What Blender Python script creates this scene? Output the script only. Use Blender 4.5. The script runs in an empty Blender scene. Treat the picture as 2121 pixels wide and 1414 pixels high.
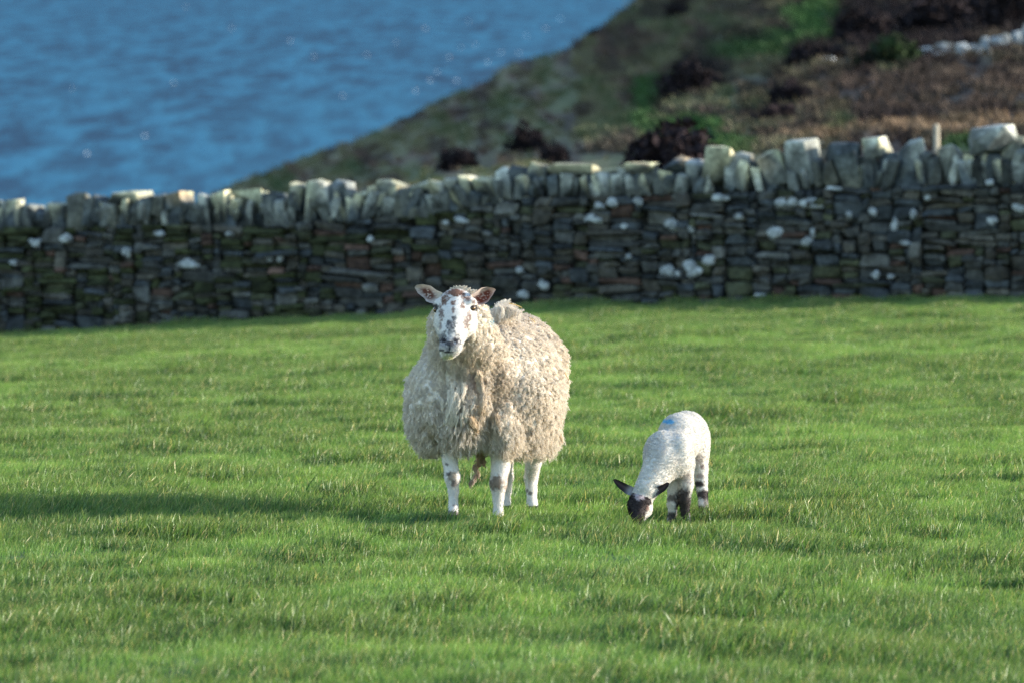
import bpy, bmesh, math, random
import numpy as np
from mathutils import Vector, Matrix

random.seed(7)
RNG = np.random.default_rng(11)
scene = bpy.context.scene
COL = scene.collection

# ------------------------------------------------------------------ camera
FPX = 13560.0                       # focal length in photo pixels (2121 wide)
PITCH = math.atan((707 + 150) / FPX)
CY = -30.0
_c, _s = math.cos(PITCH), math.sin(PITCH)
_yn = (707 - 1066) / FPX
CZ = 30.0 / (_c + _yn * _s) * (_s - _yn * _c)
cam_d = bpy.data.cameras.new('camera')
cam_d.sensor_width = 36.0
cam_d.lens = 36.0 * FPX / 2121.0
cam_d.clip_start = 0.5
cam_d.clip_end = 60000.0
cam_d.dof.use_dof = True
cam_d.dof.focus_distance = 29.85
cam_d.dof.aperture_fstop = 5.3
cam = bpy.data.objects.new('camera', cam_d)
cam.location = (0, CY, CZ)
cam.rotation_euler = (math.pi / 2 - PITCH, 0, 0)
COL.objects.link(cam)
scene.camera = cam

# ------------------------------------------------------------------ light
SUN_EL, SUN_FRONT = 14.5, -3.0      # degrees above horizon, degrees towards the camera from due right
el, fr = math.radians(SUN_EL), math.radians(SUN_FRONT)
sun_dir = Vector((math.cos(el) * math.cos(fr), -math.cos(el) * math.sin(fr), math.sin(el)))
world = bpy.data.worlds.new('World')
scene.world = world
world.use_nodes = True
wn = world.node_tree
bg = wn.nodes['Background']
sky = wn.nodes.new('ShaderNodeTexSky')
sky.sky_type = 'NISHITA'
sky.sun_disc = False
sky.sun_elevation = el
sky.sun_rotation = math.radians(90.0) + fr
sky.air_density = 1.0
sky.dust_density = 0.4
sky.ozone_density = 1.5
wn.links.new(sky.outputs[0], bg.inputs[0])
bg.inputs[1].default_value = 0.15
sl = bpy.data.lights.new('sun', 'SUN')
sl.energy = 3.5
sl.angle = math.radians(0.53)
sl.color = (1.0, 0.91, 0.78)
sun = bpy.data.objects.new('sun', sl)
sun.rotation_euler = sun_dir.to_track_quat('Z', 'Y').to_euler()
sun.location = (20, -10, 30)
COL.objects.link(sun)
vs = scene.view_settings
vs.view_transform = 'Standard'
vs.look = 'None'
vs.exposure = 1.6
vs.gamma = 1.0
vs.use_curve_mapping = False
scene.render.engine = 'CYCLES'
scene.cycles.max_bounces = 8
scene.cycles.transparent_max_bounces = 8
scene.cycles.use_denoising = True
scene.cycles.denoising_prefilter = 'NONE'
scene.cycles.use_adaptive_sampling = True
scene.cycles.adaptive_threshold = 0.008
scene.cycles_curves.shape = 'RIBBONS'

# ------------------------------------------------------------------ helpers
def P(px, py, Y):
    """world point on the photo ray (px, py) at world depth Y"""
    xn, yn = (px - 1060.5) / FPX, (707 - py) / FPX
    t = (Y - CY) / (_c + yn * _s)
    return np.array([xn * t, Y, CZ + t * (yn * _c - _s)])

def proj(V):
    V = np.asarray(V, dtype=float)
    x, y, z = V[..., 0], V[..., 1] - CY, V[..., 2] - CZ
    dep = y * _c - z * _s
    up = y * _s + z * _c
    return 1060.5 + FPX * x / dep, 707 - FPX * up / dep

def _hash(ix, iy, iz, seed):
    h = (ix.astype(np.int64) * 374761393 + iy.astype(np.int64) * 668265263 + iz.astype(np.int64) * 2147483647 + seed * 974711) & 0xFFFFFFFF
    h = ((h ^ (h >> 13)) * 1274126177) & 0xFFFFFFFF
    h = ((h ^ (h >> 16)) * 2246822519) & 0xFFFFFFFF
    h = h ^ (h >> 15)
    return h.astype(np.float64) / 4294967295.0 * 2 - 1

def vnoise(V, seed=0):
    V = np.asarray(V, dtype=float)
    f = np.floor(V)
    i = f.astype(np.int64)
    w = V - f
    w = w * w * (3 - 2 * w)
    r = 0
    for dx in (0, 1):
        for dy in (0, 1):
            for dz in (0, 1):
                k = (w[..., 0] if dx else 1 - w[..., 0]) * (w[..., 1] if dy else 1 - w[..., 1]) * (w[..., 2] if dz else 1 - w[..., 2])
                r = r + k * _hash(i[..., 0] + dx, i[..., 1] + dy, i[..., 2] + dz, seed)
    return r

def fbm(V, seed=0, octv=3):
    V = np.asarray(V, dtype=float)
    a, r, tot = 1.0, 0, 0
    for o in range(octv):
        r = r + a * vnoise(V * (2.03 ** o), seed + o * 17)
        tot += a
        a *= 0.5
    return r / tot

def sstep(a, b, x):
    t = np.clip((x - a) / (b - a), 0, 1)
    return t * t * (3 - 2 * t)

def tag(o, label=None, cat=None, group=None, kind=None):
    if label: o['label'] = label
    if cat: o['category'] = cat
    if group: o['group'] = group
    if kind: o['kind'] = kind
    return o

def empty(name, loc, label=None, cat=None, group=None):
    o = bpy.data.objects.new(name, None)
    o.location = loc
    o.empty_display_size = 0.1
    COL.objects.link(o)
    return tag(o, label, cat, group)

def mesh_obj(name, V, F, mat=None, parent=None, origin=None, cols=None, smooth=False):
    me = bpy.data.meshes.new(name)
    V = np.asarray(V, dtype=float)
    if origin is not None:
        V = V - np.asarray(origin)
    me.from_pydata(V.tolist(), [], [list(map(int, f)) for f in F])
    if smooth:
        me.polygons.foreach_set('use_smooth', [True] * len(me.polygons))
    if cols is not None:
        at = me.color_attributes.new('Col', 'FLOAT_COLOR', 'POINT')
        c = np.ones((len(V), 4), dtype=np.float32)
        c[:, :3] = cols
        at.data.foreach_set('color', c.ravel())
    me.validate()
    me.update()
    o = bpy.data.objects.new(name, me)
    if mat: me.materials.append(mat)
    if parent is not None:
        o.parent = parent
    elif origin is not None:
        o.location = origin
    COL.objects.link(o)
    return o

# ---- signed distance modelling
def ell(p, c, r):
    q = p - np.asarray(c)
    r = np.asarray(r, dtype=float)
    k0 = np.linalg.norm(q / r, axis=-1)
    k1 = np.linalg.norm(q / (r * r), axis=-1) + 1e-9
    return k0 * (k0 - 1.0) / k1

def cap(p, a, b, ra, rb):
    a, b = np.asarray(a, float), np.asarray(b, float)
    ab = b - a
    t = np.clip(((p - a) @ ab) / (ab @ ab), 0, 1)
    return np.linalg.norm(p - a - t[..., None] * ab, axis=-1) - (ra + (rb - ra) * t)

def smin(a, b, k):
    h = np.clip(0.5 + 0.5 * (b - a) / k, 0, 1)
    return b + (a - b) * h - k * h * (1 - h)

def surface_net(f, lo, hi, h):
    lo, hi = np.asarray(lo, float), np.asarray(hi, float)
    B = 10
    nb = np.ceil((hi - lo) / (h * B)).astype(int)
    n = nb * B
    ci = np.stack(np.meshgrid(*[np.arange(k) for k in nb], indexing='ij'), -1).reshape(-1, 3)
    cen = lo + (ci * B + B / 2) * h
    dc = f(cen)
    D = np.repeat(np.repeat(np.repeat(dc.reshape(nb), B, 0), B, 1), B, 2).astype(np.float32)
    act = ci[np.abs(dc) < B * h * 1.5]
    g = np.stack(np.meshgrid(*[np.arange(B)] * 3, indexing='ij'), -1).reshape(-1, 3)
    for k in range(0, len(act), 200):
        a = act[k:k + 200]
        idx = (a[:, None, :] * B + g[None]).reshape(-1, 3)
        D[idx[:, 0], idx[:, 1], idx[:, 2]] = f(lo + idx * h)
    ins = D < 0
    corners = [(dx, dy, dz) for dx in (0, 1) for dy in (0, 1) for dz in (0, 1)]
    m = n - 1
    cnt = np.zeros(m, np.int8)
    for c in corners:
        cnt += ins[c[0]:c[0] + m[0], c[1]:c[1] + m[1], c[2]:c[2] + m[2]]
    cells = np.argwhere((cnt > 0) & (cnt < 8))
    acc = np.zeros((len(cells), 3)); num = np.zeros(len(cells))
    for a in corners:
        for ax in range(3):
            if a[ax]: continue
            b = list(a); b[ax] = 1
            da = D[cells[:, 0] + a[0], cells[:, 1] + a[1], cells[:, 2] + a[2]].astype(float)
            db = D[cells[:, 0] + b[0], cells[:, 1] + b[1], cells[:, 2] + b[2]].astype(float)
            cr = (da < 0) != (db < 0)
            t = np.where(cr, da / np.where(cr, da - db, 1), 0)
            pt = np.tile(np.array(a, float), (len(cells), 1)); pt[:, ax] += t
            acc[cr] += pt[cr]; num[cr] += 1
    V = lo + (cells + acc / num[:, None]) * h
    ids = -np.ones(m, np.int64)
    ids[cells[:, 0], cells[:, 1], cells[:, 2]] = np.arange(len(cells))
    F = []
    for ax in range(3):
        u, v = (ax + 1) % 3, (ax + 2) % 3
        sl0 = [slice(0, n[0]), slice(0, n[1]), slice(0, n[2])]
        s1 = list(sl0); s1[ax] = slice(0, n[ax] - 1)
        s2 = list(sl0); s2[ax] = slice(1, n[ax])
        e = np.argwhere(ins[tuple(s1)] != ins[tuple(s2)])
        ok = (e[:, u] > 0) & (e[:, v] > 0) & (e[:, u] < m[u]) & (e[:, v] < m[v])
        e = e[ok]
        def cid(du, dv):
            q = e.copy(); q[:, u] -= du; q[:, v] -= dv
            return ids[q[:, 0], q[:, 1], q[:, 2]]
        q = np.stack([cid(0, 0), cid(1, 0), cid(1, 1), cid(0, 1)], 1)
        first_in = ins[e[:, 0], e[:, 1], e[:, 2]]
        q[~first_in] = q[~first_in][:, ::-1]
        F.append(q)
    F = np.concatenate(F)
    F = F[(F >= 0).all(1)]
    return V, F

def vert_normals(V, F):
    fn = np.cross(V[F[:, 2]] - V[F[:, 0]], V[F[:, 3]] - V[F[:, 1]])
    N = np.zeros_like(V)
    for k in range(4):
        np.add.at(N, F[:, k], fn)
    return N / (np.linalg.norm(N, axis=1, keepdims=True) + 1e-12)

def sample_surface(V, F, N, count, rng):
    T = np.concatenate([F[:, [0, 1, 2]], F[:, [0, 2, 3]]])
    ar = np.linalg.norm(np.cross(V[T[:, 1]] - V[T[:, 0]], V[T[:, 2]] - V[T[:, 0]]), axis=1)
    k = rng.choice(len(T), count, p=ar / ar.sum())
    a, b = rng.random(count), rng.random(count)
    sw = a + b > 1
    a[sw], b[sw] = 1 - a[sw], 1 - b[sw]
    w = np.stack([1 - a - b, a, b], 1)[..., None]
    p = (V[T[k]] * w).sum(1)
    n = (N[T[k]] * w).sum(1)
    return p, n / np.linalg.norm(n, axis=1, keepdims=True)

def hair_obj(name, pts, rad, cols, mat, parent, origin):
    """pts (n, k, 3) strand points, rad (k,) or (n,k), cols (n,3)"""
    n, k = pts.shape[:2]
    hc = bpy.data.hair_curves.new(name)
    hc.add_curves([k] * n)
    hc.attributes['position'].data.foreach_set('vector', (pts - np.asarray(origin)).astype(np.float32).ravel())
    ra = hc.attributes.get('radius') or hc.attributes.new('radius', 'FLOAT', 'POINT')
    ra.data.foreach_set('value', np.broadcast_to(rad, (n, k)).astype(np.float32).ravel())
    ca = hc.attributes.new('Col', 'FLOAT_COLOR', 'CURVE')
    c = np.ones((n, 4), np.float32); c[:, :3] = cols
    ca.data.foreach_set('color', c.ravel())
    hc.materials.append(mat)
    o = bpy.data.objects.new(name, hc)
    o.parent = parent
    COL.objects.link(o)
    o['kind'] = 'stuff'
    return o

# ---- materials
def new_mat(name):
    m = bpy.data.materials.new(name)
    m.use_nodes = True
    nt = m.node_tree
    return m, nt, nt.nodes['Principled BSDF'], nt.nodes['Material Output']

def nd(nt, t, **kw):
    n = nt.nodes.new(t)
    for k, v in kw.items():
        setattr(n, k, v)
    return n

def mixcol(nt, a, b, fac, mode='MIX'):
    m = nd(nt, 'ShaderNodeMix', data_type='RGBA', blend_type=mode)
    for sock, val in ((m.inputs[0], fac), (m.inputs[6], a), (m.inputs[7], b)):
        if hasattr(val, 'links'):
            nt.links.new(val, sock)
        elif isinstance(val, (int, float)):
            sock.default_value = val
        else:
            sock.default_value = (*val, 1)
    return m.outputs[2]

def noise(nt, scale, detail=3, rough=0.55, coord=None):
    n = nd(nt, 'ShaderNodeTexNoise')
    n.inputs['Scale'].default_value = scale
    n.inputs['Detail'].default_value = detail
    n.inputs['Roughness'].default_value = rough
    if coord is not None:
        nt.links.new(coord, n.inputs['Vector'])
    return n.outputs['Fac']

def ramp(nt, fac, a, b):
    r = nd(nt, 'ShaderNodeMapRange')
    r.inputs['From Min'].default_value = a
    r.inputs['From Max'].default_value = b
    nt.links.new(fac, r.inputs['Value'])
    return r.outputs[0]

def pos(nt):
    return nd(nt, 'ShaderNodeNewGeometry').outputs['Position']

def attr(nt, name='Col', typ='GEOMETRY'):
    a = nd(nt, 'ShaderNodeAttribute')
    a.attribute_name = name
    a.attribute_type = typ
    return a

def bump(nt, bsdf, fac, strength, dist):
    b = nd(nt, 'ShaderNodeBump')
    b.inputs['Strength'].default_value = strength
    b.inputs['Distance'].default_value = dist
    nt.links.new(fac, b.inputs['Height'])
    nt.links.new(b.outputs[0], bsdf.inputs['Normal'])

def make_vcol_mat(name, rough=0.85, nscale=60, namt=0.35, bscale=120, bdist=0.002, spec=0.3):
    m, nt, b, out = new_mat(name)
    p = pos(nt)
    c = mixcol(nt, attr(nt).outputs['Color'], (0, 0, 0), 0.0)
    v = ramp(nt, noise(nt, nscale, 4, 0.6, p), 0.25, 0.75)
    mr = nd(nt, 'ShaderNodeMapRange')
    mr.inputs['To Min'].default_value = 1 - namt
    mr.inputs['To Max'].default_value = 1 + namt * 0.5
    nt.links.new(v, mr.inputs['Value'])
    c2 = mixcol(nt, c, mr.outputs[0], 1.0, 'MULTIPLY')
    if name == 'weathered_stone':
        m2_ = nd(nt, 'ShaderNodeMapRange')
        m2_.inputs['To Min'].default_value = 0.5; m2_.inputs['To Max'].default_value = 1.4
        nt.links.new(ramp(nt, noise(nt, 34, 3, 0.65, p), 0.3, 0.7), m2_.inputs['Value'])
        c2 = mixcol(nt, c2, m2_.outputs[0], 1.0, 'MULTIPLY')
    nt.links.new(c2, b.inputs['Base Color'])
    b.inputs['Roughness'].default_value = rough
    b.inputs['Specular IOR Level'].default_value = spec
    bump(nt, b, noise(nt, bscale, 4, 0.6, p), 0.6, bdist)
    return m

M_coat = make_vcol_mat('short_coat', 0.8, 220, 0.18, 320, 0.002, 0.15)
M_stone = make_vcol_mat('weathered_stone', 0.9, 9, 0.75, 40, 0.012, 0.25)
M_hill = make_vcol_mat('hill_turf', 0.95, 1.2, 0.6, 2.5, 0.25, 0.1)
M_eye = make_vcol_mat('eye', 0.12, 300, 0.15, 300, 0.0, 0.6)
M_hoof = make_vcol_mat('hoof_horn', 0.5, 100, 0.3, 100, 0.001, 0.4)

def fibre_mat(name, trans=0.3):
    m, nt, b, out = new_mat(name)
    a = attr(nt).outputs['Color']
    d = nd(nt, 'ShaderNodeBsdfDiffuse'); t = nd(nt, 'ShaderNodeBsdfTranslucent')
    nt.links.new(a, d.inputs[0]); nt.links.new(a, t.inputs[0])
    mx = nd(nt, 'ShaderNodeMixShader'); mx.inputs[0].default_value = trans
    nt.links.new(d.outputs[0], mx.inputs[1]); nt.links.new(t.outputs[0], mx.inputs[2])
    nt.links.new(mx.outputs[0], out.inputs['Surface'])
    nt.nodes.remove(b)
    return m
M_wool = fibre_mat('wool_fibre', 0.3)
M_ear = fibre_mat('ear_skin', 0.28)

def grass_mat():
    m, nt, b, out = new_mat('grass_blade')
    tint = attr(nt, 'tint', 'INSTANCER').outputs['Fac']
    hgt = attr(nt, 'Col').outputs['Color']           # r = height along blade, g = blade hue, b = dry
    sep = nd(nt, 'ShaderNodeSeparateColor'); nt.links.new(hgt, sep.inputs[0])
    fresh = mixcol(nt, (0.014, 0.068, 0.026), (0.180, 0.310, 0.078), tint)
    c = mixcol(nt, fresh, (0.095, 0.220, 0.058), sep.outputs[1])
    tipk = nd(nt, 'ShaderNodeMapRange')
    tipk.inputs['From Min'].default_value = 0.35; tipk.inputs['From Max'].default_value = 1.0; tipk.inputs['To Max'].default_value = 0.40
    nt.links.new(sep.outputs[0], tipk.inputs['Value'])
    c = mixcol(nt, c, (0.34, 0.36, 0.10), tipk.outputs[0])
    c = mixcol(nt, c, (0.40, 0.33, 0.15), sep.outputs[2])
    d = nd(nt, 'ShaderNodeBsdfDiffuse'); t = nd(nt, 'ShaderNodeBsdfTranslucent'); g = nd(nt, 'ShaderNodeBsdfGlossy')
    g.inputs['Roughness'].default_value = 0.42
    g.inputs['Color'].default_value = (0.85, 0.9, 0.8, 1)
    nt.links.new(c, d.inputs[0])
    ct = mixcol(nt, c, (1.1, 1.25, 0.6), 1.0, 'MULTIPLY')
    nt.links.new(ct, t.inputs[0])
    m1 = nd(nt, 'ShaderNodeMixShader'); m1.inputs[0].default_value = 0.42
    nt.links.new(d.outputs[0], m1.inputs[1]); nt.links.new(t.outputs[0], m1.inputs[2])
    m2 = nd(nt, 'ShaderNodeMixShader'); m2.inputs[0].default_value = 0.03
    nt.links.new(m1.outputs[0], m2.inputs[1]); nt.links.new(g.outputs[0], m2.inputs[2])
    nt.links.new(m2.outputs[0], out.inputs['Surface'])
    nt.nodes.remove(b)
    return m
M_grass = grass_mat()

def tuft_mat(name, ca, cb):
    m, nt, b, out = new_mat(name)
    nt.links.new(attr(nt, 'hue', 'INSTANCER').outputs['Color'], b.inputs['Base Color'])
    b.inputs['Roughness'].default_value = 0.9
    b.inputs['Specular IOR Level'].default_value = 0.15
    return m

# ------------------------------------------------------------------ the lie of the land
YR, YL = 30.0, 33.5                                   # wall front, depth at right and left frame edge
WR = P(2121, 620, YR)[:2]; WL = P(0, 620, YL)[:2]
EX = (WR - WL) / np.linalg.norm(WR - WL)
WN = np.array([EX[1], -EX[0]])                        # front normal, towards the camera
if WN[1] > 0: WN = -WN

def wall_sz(px, py):
    xn, yn = (px - 1060.5) / FPX, (707 - py) / FPX
    d = np.array([xn, _c + yn * _s, yn * _c - _s])
    o = np.array([0, CY, CZ])
    t = ((WL - o[:2]) @ WN) / (d[:2] @ WN)
    q = o + d * t
    return (q[:2] - WL) @ EX, q[2]

def wall_curve(pts):
    a = np.array([wall_sz(*p) for p in pts])
    return lambda s: np.interp(s, a[:, 0], a[:, 1])
base_z = wall_curve([(-700, 738), (0, 694), (300, 677), (600, 662), (850, 648), (1100, 636), (1600, 626), (2121, 617), (2800, 613)])
cope_z = wall_curve([(-700, 500), (0, 474), (300, 466), (530, 470), (760, 452), (900, 440), (1060, 412), (1300, 406), (1590, 396), (2121, 378), (2800, 360)])

TUSSOCK = [(500, 985, .30, .05), (765, 958, .35, .06), (850, 930, .25, .03), (380, 1098, .4, .05), (1270, 1120, .35, .04), (1500, 1015, .35, .06), (1390, 1035, .2, .02),
           (930, 1262, .4, .05), (60, 1290, .4, .05), (330, 1240, .5, .03), (760, 775, .35, .06), (700, 765, .3, .05), (1230, 740, .4, .06), (1300, 770, .5, .05),
           (1480, 770, .5, .06), (1800, 830, .5, .05), (1850, 690, .5, .05), (1700, 1080, .4, .04), (1650, 1130, .35, .04), (600, 860, .5, .04), (420, 905, .4, .05),
           (180, 780, .6, .05), (270, 730, .6, .05), (640, 700, .6, .05), (1560, 865, .45, .05), (2080, 960, .4, .05), (1200, 955, .3, .04), (690, 1020, .3, .04), (110, 1050, .5, .03),
           (1750, 1345, .5, .06), (1950, 760, .5, .05), (1400, 700, .5, .05), (850, 1180, .4, .03), (1900, 1180, .4, .04), (640, 1300, .5, .05)]
def ground_base(X, Y):
    X, Y = np.asarray(X, float), np.asarray(Y, float)
    d = Y - CY
    s = (X - WL[0]) / EX[0]                              # wall station straight ahead of this X
    fd = (X - WL[0]) * WN[0] + (Y - WL[1]) * WN[1]     # distance in front of the wall
    yw = WL[1] + (X - WL[0]) * EX[1] / EX[0]            # wall depth at this X
    plane = -0.0227 * (d - 30)
    extra = base_z(s) - (-0.0227 * (yw - CY - 30))
    u = np.clip((d - 30) / (yw - CY - 30), 0, None)
    z = plane + extra * np.where(u < 1, np.maximum(u, 0), 1)
    behind = np.clip(-fd - 0.3, 0, None)
    return z - behind * 0.10
FEET = [(938, 1071), (1031, 1062), (1103, 1050), (1047, 1050), (1422, 1069), (1391, 1070), (1459, 1070), (1412, 1060), (1325, 1076)]
for (a, b) in FEET: TUSSOCK.append((a, b + 3, .09, .012))
_tus = []
for (a, b, r, hh) in TUSSOCK:
    # march the ray to the ground
    lo_, hi_ = -12.0, 34.0
    for _ in range(40):
        mid = (lo_ + hi_) / 2
        q = P(a, b, mid)
        if q[2] > ground_base(q[0], q[1]): lo_ = mid
        else: hi_ = mid
    _tus.append((P(a, b, lo_)[0], lo_, r, hh))
TUS = np.array(_tus)

def ground_z(X, Y):
    X, Y = np.asarray(X, float), np.asarray(Y, float)
    z = ground_base(X, Y)
    V = np.stack([X * 1.1, Y * 0.75, np.zeros_like(X)], -1)
    near = np.clip((Y + 12) / 40, 0, 1)
    z = z + (0.020 * vnoise(V, 3) + 0.026 * vnoise(V * 2.1, 5) + 0.012 * vnoise(V * 4.3, 7)) * (0.85 - 0.35 * near) - 0.02
    return z

def on_ground(px, py):
    lo_, hi_ = -12.0, 34.0
    for _ in range(45):
        mid = (lo_ + hi_) / 2
        q = P(px, py, mid)
        if q[2] > ground_z(q[0], q[1]): lo_ = mid
        else: hi_ = mid
    q = P(px, py, lo_)
    return np.array([q[0], q[1], float(ground_z(q[0], q[1]))])

# ------------------------------------------------------------------ ground sheet
def grid_mesh(xs, ys, zf):
    X, Y = np.meshgrid(xs, ys, indexing='ij')
    Z = zf(X, Y)
    V = np.stack([X, Y, Z], -1).reshape(-1, 3)
    nx, ny = len(xs), len(ys)
    i = np.arange(nx * ny).reshape(nx, ny)
    F = np.stack([i[:-1, :-1], i[1:, :-1], i[1:, 1:], i[:-1, 1:]], -1).reshape(-1, 4)
    return V, F
def make_soil():
    m, nt, b, out = new_mat('turf_soil')
    p = pos(nt)
    c = mixcol(nt, (0.018, 0.060, 0.014), (0.040, 0.090, 0.022), ramp(nt, noise(nt, 2.0, 5, 0.6, p), 0.3, 0.7))
    c = mixcol(nt, c, (0.045, 0.060, 0.022), ramp(nt, noise(nt, 30.0, 3, 0.6, p), 0.5, 0.8))
    nt.links.new(c, b.inputs['Base Color'])
    b.inputs['Roughness'].default_value = 0.95
    bump(nt, b, noise(nt, 60, 4, 0.6, p), 0.8, 0.02)
    return m
xs = np.concatenate([np.linspace(-60, -9, 30), np.arange(-8.8, 8.8, 0.12), np.linspace(9, 60, 30)])
ys = np.concatenate([np.linspace(-60, -14, 24), np.arange(-13.8, 38.0, 0.14), np.linspace(38.3, 62, 20)])
V, F = grid_mesh(xs, ys, ground_z)
g = mesh_obj('ground', V, F, make_soil(), smooth=True)
tag(g, kind='structure')

# ------------------------------------------------------------------ sea
def make_sea():
    m, nt, b, out = new_mat('sea_water')
    p = pos(nt)
    mp = nd(nt, 'ShaderNodeMapping'); mp.inputs['Scale'].default_value = (0.085, 0.0105, 1)
    nt.links.new(p, mp.inputs['Vector'])
    mp2 = nd(nt, 'ShaderNodeMapping'); mp2.inputs['Scale'].default_value = (0.008, 0.0012, 1)
    nt.links.new(p, mp2.inputs['Vector'])
    n1 = noise(nt, 1.0, 5, 0.72, mp.outputs[0])
    n2 = noise(nt, 1.0, 3, 0.5, mp2.outputs[0])
    c = mixcol(nt, (0.001, 0.034, 0.078), (0.015, 0.118, 0.205), ramp(nt, n1, 0.43, 0.58))
    c = mixcol(nt, c, (0.011, 0.098, 0.172), ramp(nt, n2, 0.50, 0.85))
    dif = nd(nt, 'ShaderNodeBsdfDiffuse'); gl = nd(nt, 'ShaderNodeBsdfGlossy')
    gl.inputs['Roughness'].default_value = 0.35
    nt.links.new(c, dif.inputs[0])
    mx = nd(nt, 'ShaderNodeMixShader'); mx.inputs[0].default_value = 0.07
    nt.links.new(dif.outputs[0], mx.inputs[1]); nt.links.new(gl.outputs[0], mx.inputs[2])
    nt.links.new(mx.outputs[0], out.inputs['Surface'])
    bump(nt, dif, n1, 0.5, 3.0)
    bump(nt, gl, n1, 0.5, 3.0)
    nt.nodes.remove(b)
    return m
SEA_Z = CZ - 60.0
sx = np.linspace(-9000, 9000, 60); sy = np.concatenate([np.linspace(-400, 6000, 60), np.linspace(6500, 40000, 30)])
V, F = grid_mesh(sx, sy, lambda X, Y: np.full_like(X, SEA_Z))
sea = mesh_obj('sea', V, F, make_sea())
tag(sea, kind='structure')

# ------------------------------------------------------------------ hill across the cove
_rx = np.array([-900, 0, 430, 520, 620, 760, 900, 1012, 1040, 1130, 1200, 1270, 1345, 1700, 2121, 3000])
_ry = np.array([1000, 600, 412, 374, 342, 286, 212, 170, 144, 120, 88, 46, -6, -180, -330, -480])
_bx = np.array([-900, 0, 430, 760, 1000, 1300, 1600, 2121, 3000])
_by = np.array([1040, 650, 500, 440, 410, 385, 345, 318, 300])
def hill_py(px, t):
    r, b = np.interp(px, _rx, _ry), np.interp(px, _bx, _by)
    b = np.maximum(b, r + 30)
    return b + (r - b) * t ** 0.85
def hill_Y(px, t):
    dr = np.interp(px, [0, 1000, 2121, 3000], [400, 350, 320, 300])
    return CY + 74.0 * (dr / 74.0) ** t
def hill_point(px, t):
    py, Y = hill_py(px, t), hill_Y(px, t)
    xn, yn = (px - 1060.5) / FPX, (707 - py) / FPX
    k = (Y - CY) / (_c + yn * _s)
    return np.stack([xn * k, Y, CZ + k * (yn * _c - _s)], -1)
def hill_surface(px, t):
    q = hill_point(px, t)
    amp = 0.08 + 0.42 * t
    q[..., 2] += amp * fbm(q * np.array([0.28, 0.09, 0]), 21, 3)
    return q
def on_hill(px, py):
    lo_, hi_ = 0.0, 1.0
    for _ in range(40):
        m_ = (lo_ + hi_) / 2
        if hill_py(np.float64(px), m_) > py: lo_ = m_
        else: hi_ = m_
    return hill_surface(np.array([float(px)]), np.array([lo_]))[0], lo_
HPX = np.linspace(-900, 3000, 330); HT = np.linspace(0, 1, 150)
A, T_ = np.meshgrid(HPX, HT, indexing='ij')
HV = hill_surface(A, T_)
skirt = HV[:, :1] + np.array([0, -5, -3.0])
back = HV[:, -1:] + np.array([0, 12, -6.0]); back2 = HV[:, -1:].copy(); back2[..., 1] += 70; back2[..., 2] = SEA_Z - 5
ALL = np.concatenate([skirt, HV, back, back2], 1)
nx, ny = ALL.shape[:2]
i = np.arange(nx * ny).reshape(nx, ny)
HF = np.stack([i[:-1, :-1], i[1:, :-1], i[1:, 1:], i[:-1, 1:]], -1).reshape(-1, 4)
HVf = ALL.reshape(-1, 3)
def paint(base, px, py, blobs, wob=0.35, seed=40, nsc=0.03):
    q = np.stack([px * nsc, py * nsc, np.zeros_like(px)], -1)
    w = fbm(q, seed, 3)
    for (x, y, rx, ry, c, a) in blobs:
        d = np.sqrt(((px - x) / rx) ** 2 + ((py - y) / ry) ** 2)
        k = (1 - sstep(0.65, 1.25, d + wob * w)) * a
        base = base + (np.array(c) - base) * k[:, None]
    return base
hpx, hpy = proj(HVf)
olive, brn, drk, grn, brk, straw = (.165, .160, .090), (.140, .100, .074), (.020, .014, .015), (.038, .092, .026), (.076, .055, .043), (.25, .17, .105)
def hill_hue(px, py):
    n1 = fbm(np.stack([px * 0.012, py * 0.02, 0 * px], -1), 31, 4)[:, None]
    n2 = fbm(np.stack([px * 0.035, py * 0.05, 0 * px], -1), 35, 3)[:, None]
    hc = np.array(olive) * np.ones((len(px), 1))
    hc = hc + (np.array(brn) - hc) * sstep(0.0, 0.45, n2 + 0.3 * n1)
    hc = hc + (np.array(grn) * 0.75 + 0.02 - hc) * sstep(0.2, 0.55, n1) * 0.6
    n3 = fbm(np.stack([px * 0.022, py * 0.045, 0 * px], -1), 38, 4)[:, None]
    hc = hc + (np.array(drk) * 2.2 - hc) * sstep(.02, .35, n3) * .75
    hc = hc + (np.array(grn) * .8 - hc) * sstep(.05, .35, -n3) * .5
    rt = sstep(1450, 1800, px[:, None])
    hc = hc + (np.array(brk) * 0.8 - hc) * rt * 0.8
    hc = hc + (np.array(drk) - hc) * rt * sstep(-0.25, 0.12, n2) * 0.9
    return paint(hc, px, py, HILL_PATCHES)
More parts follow.
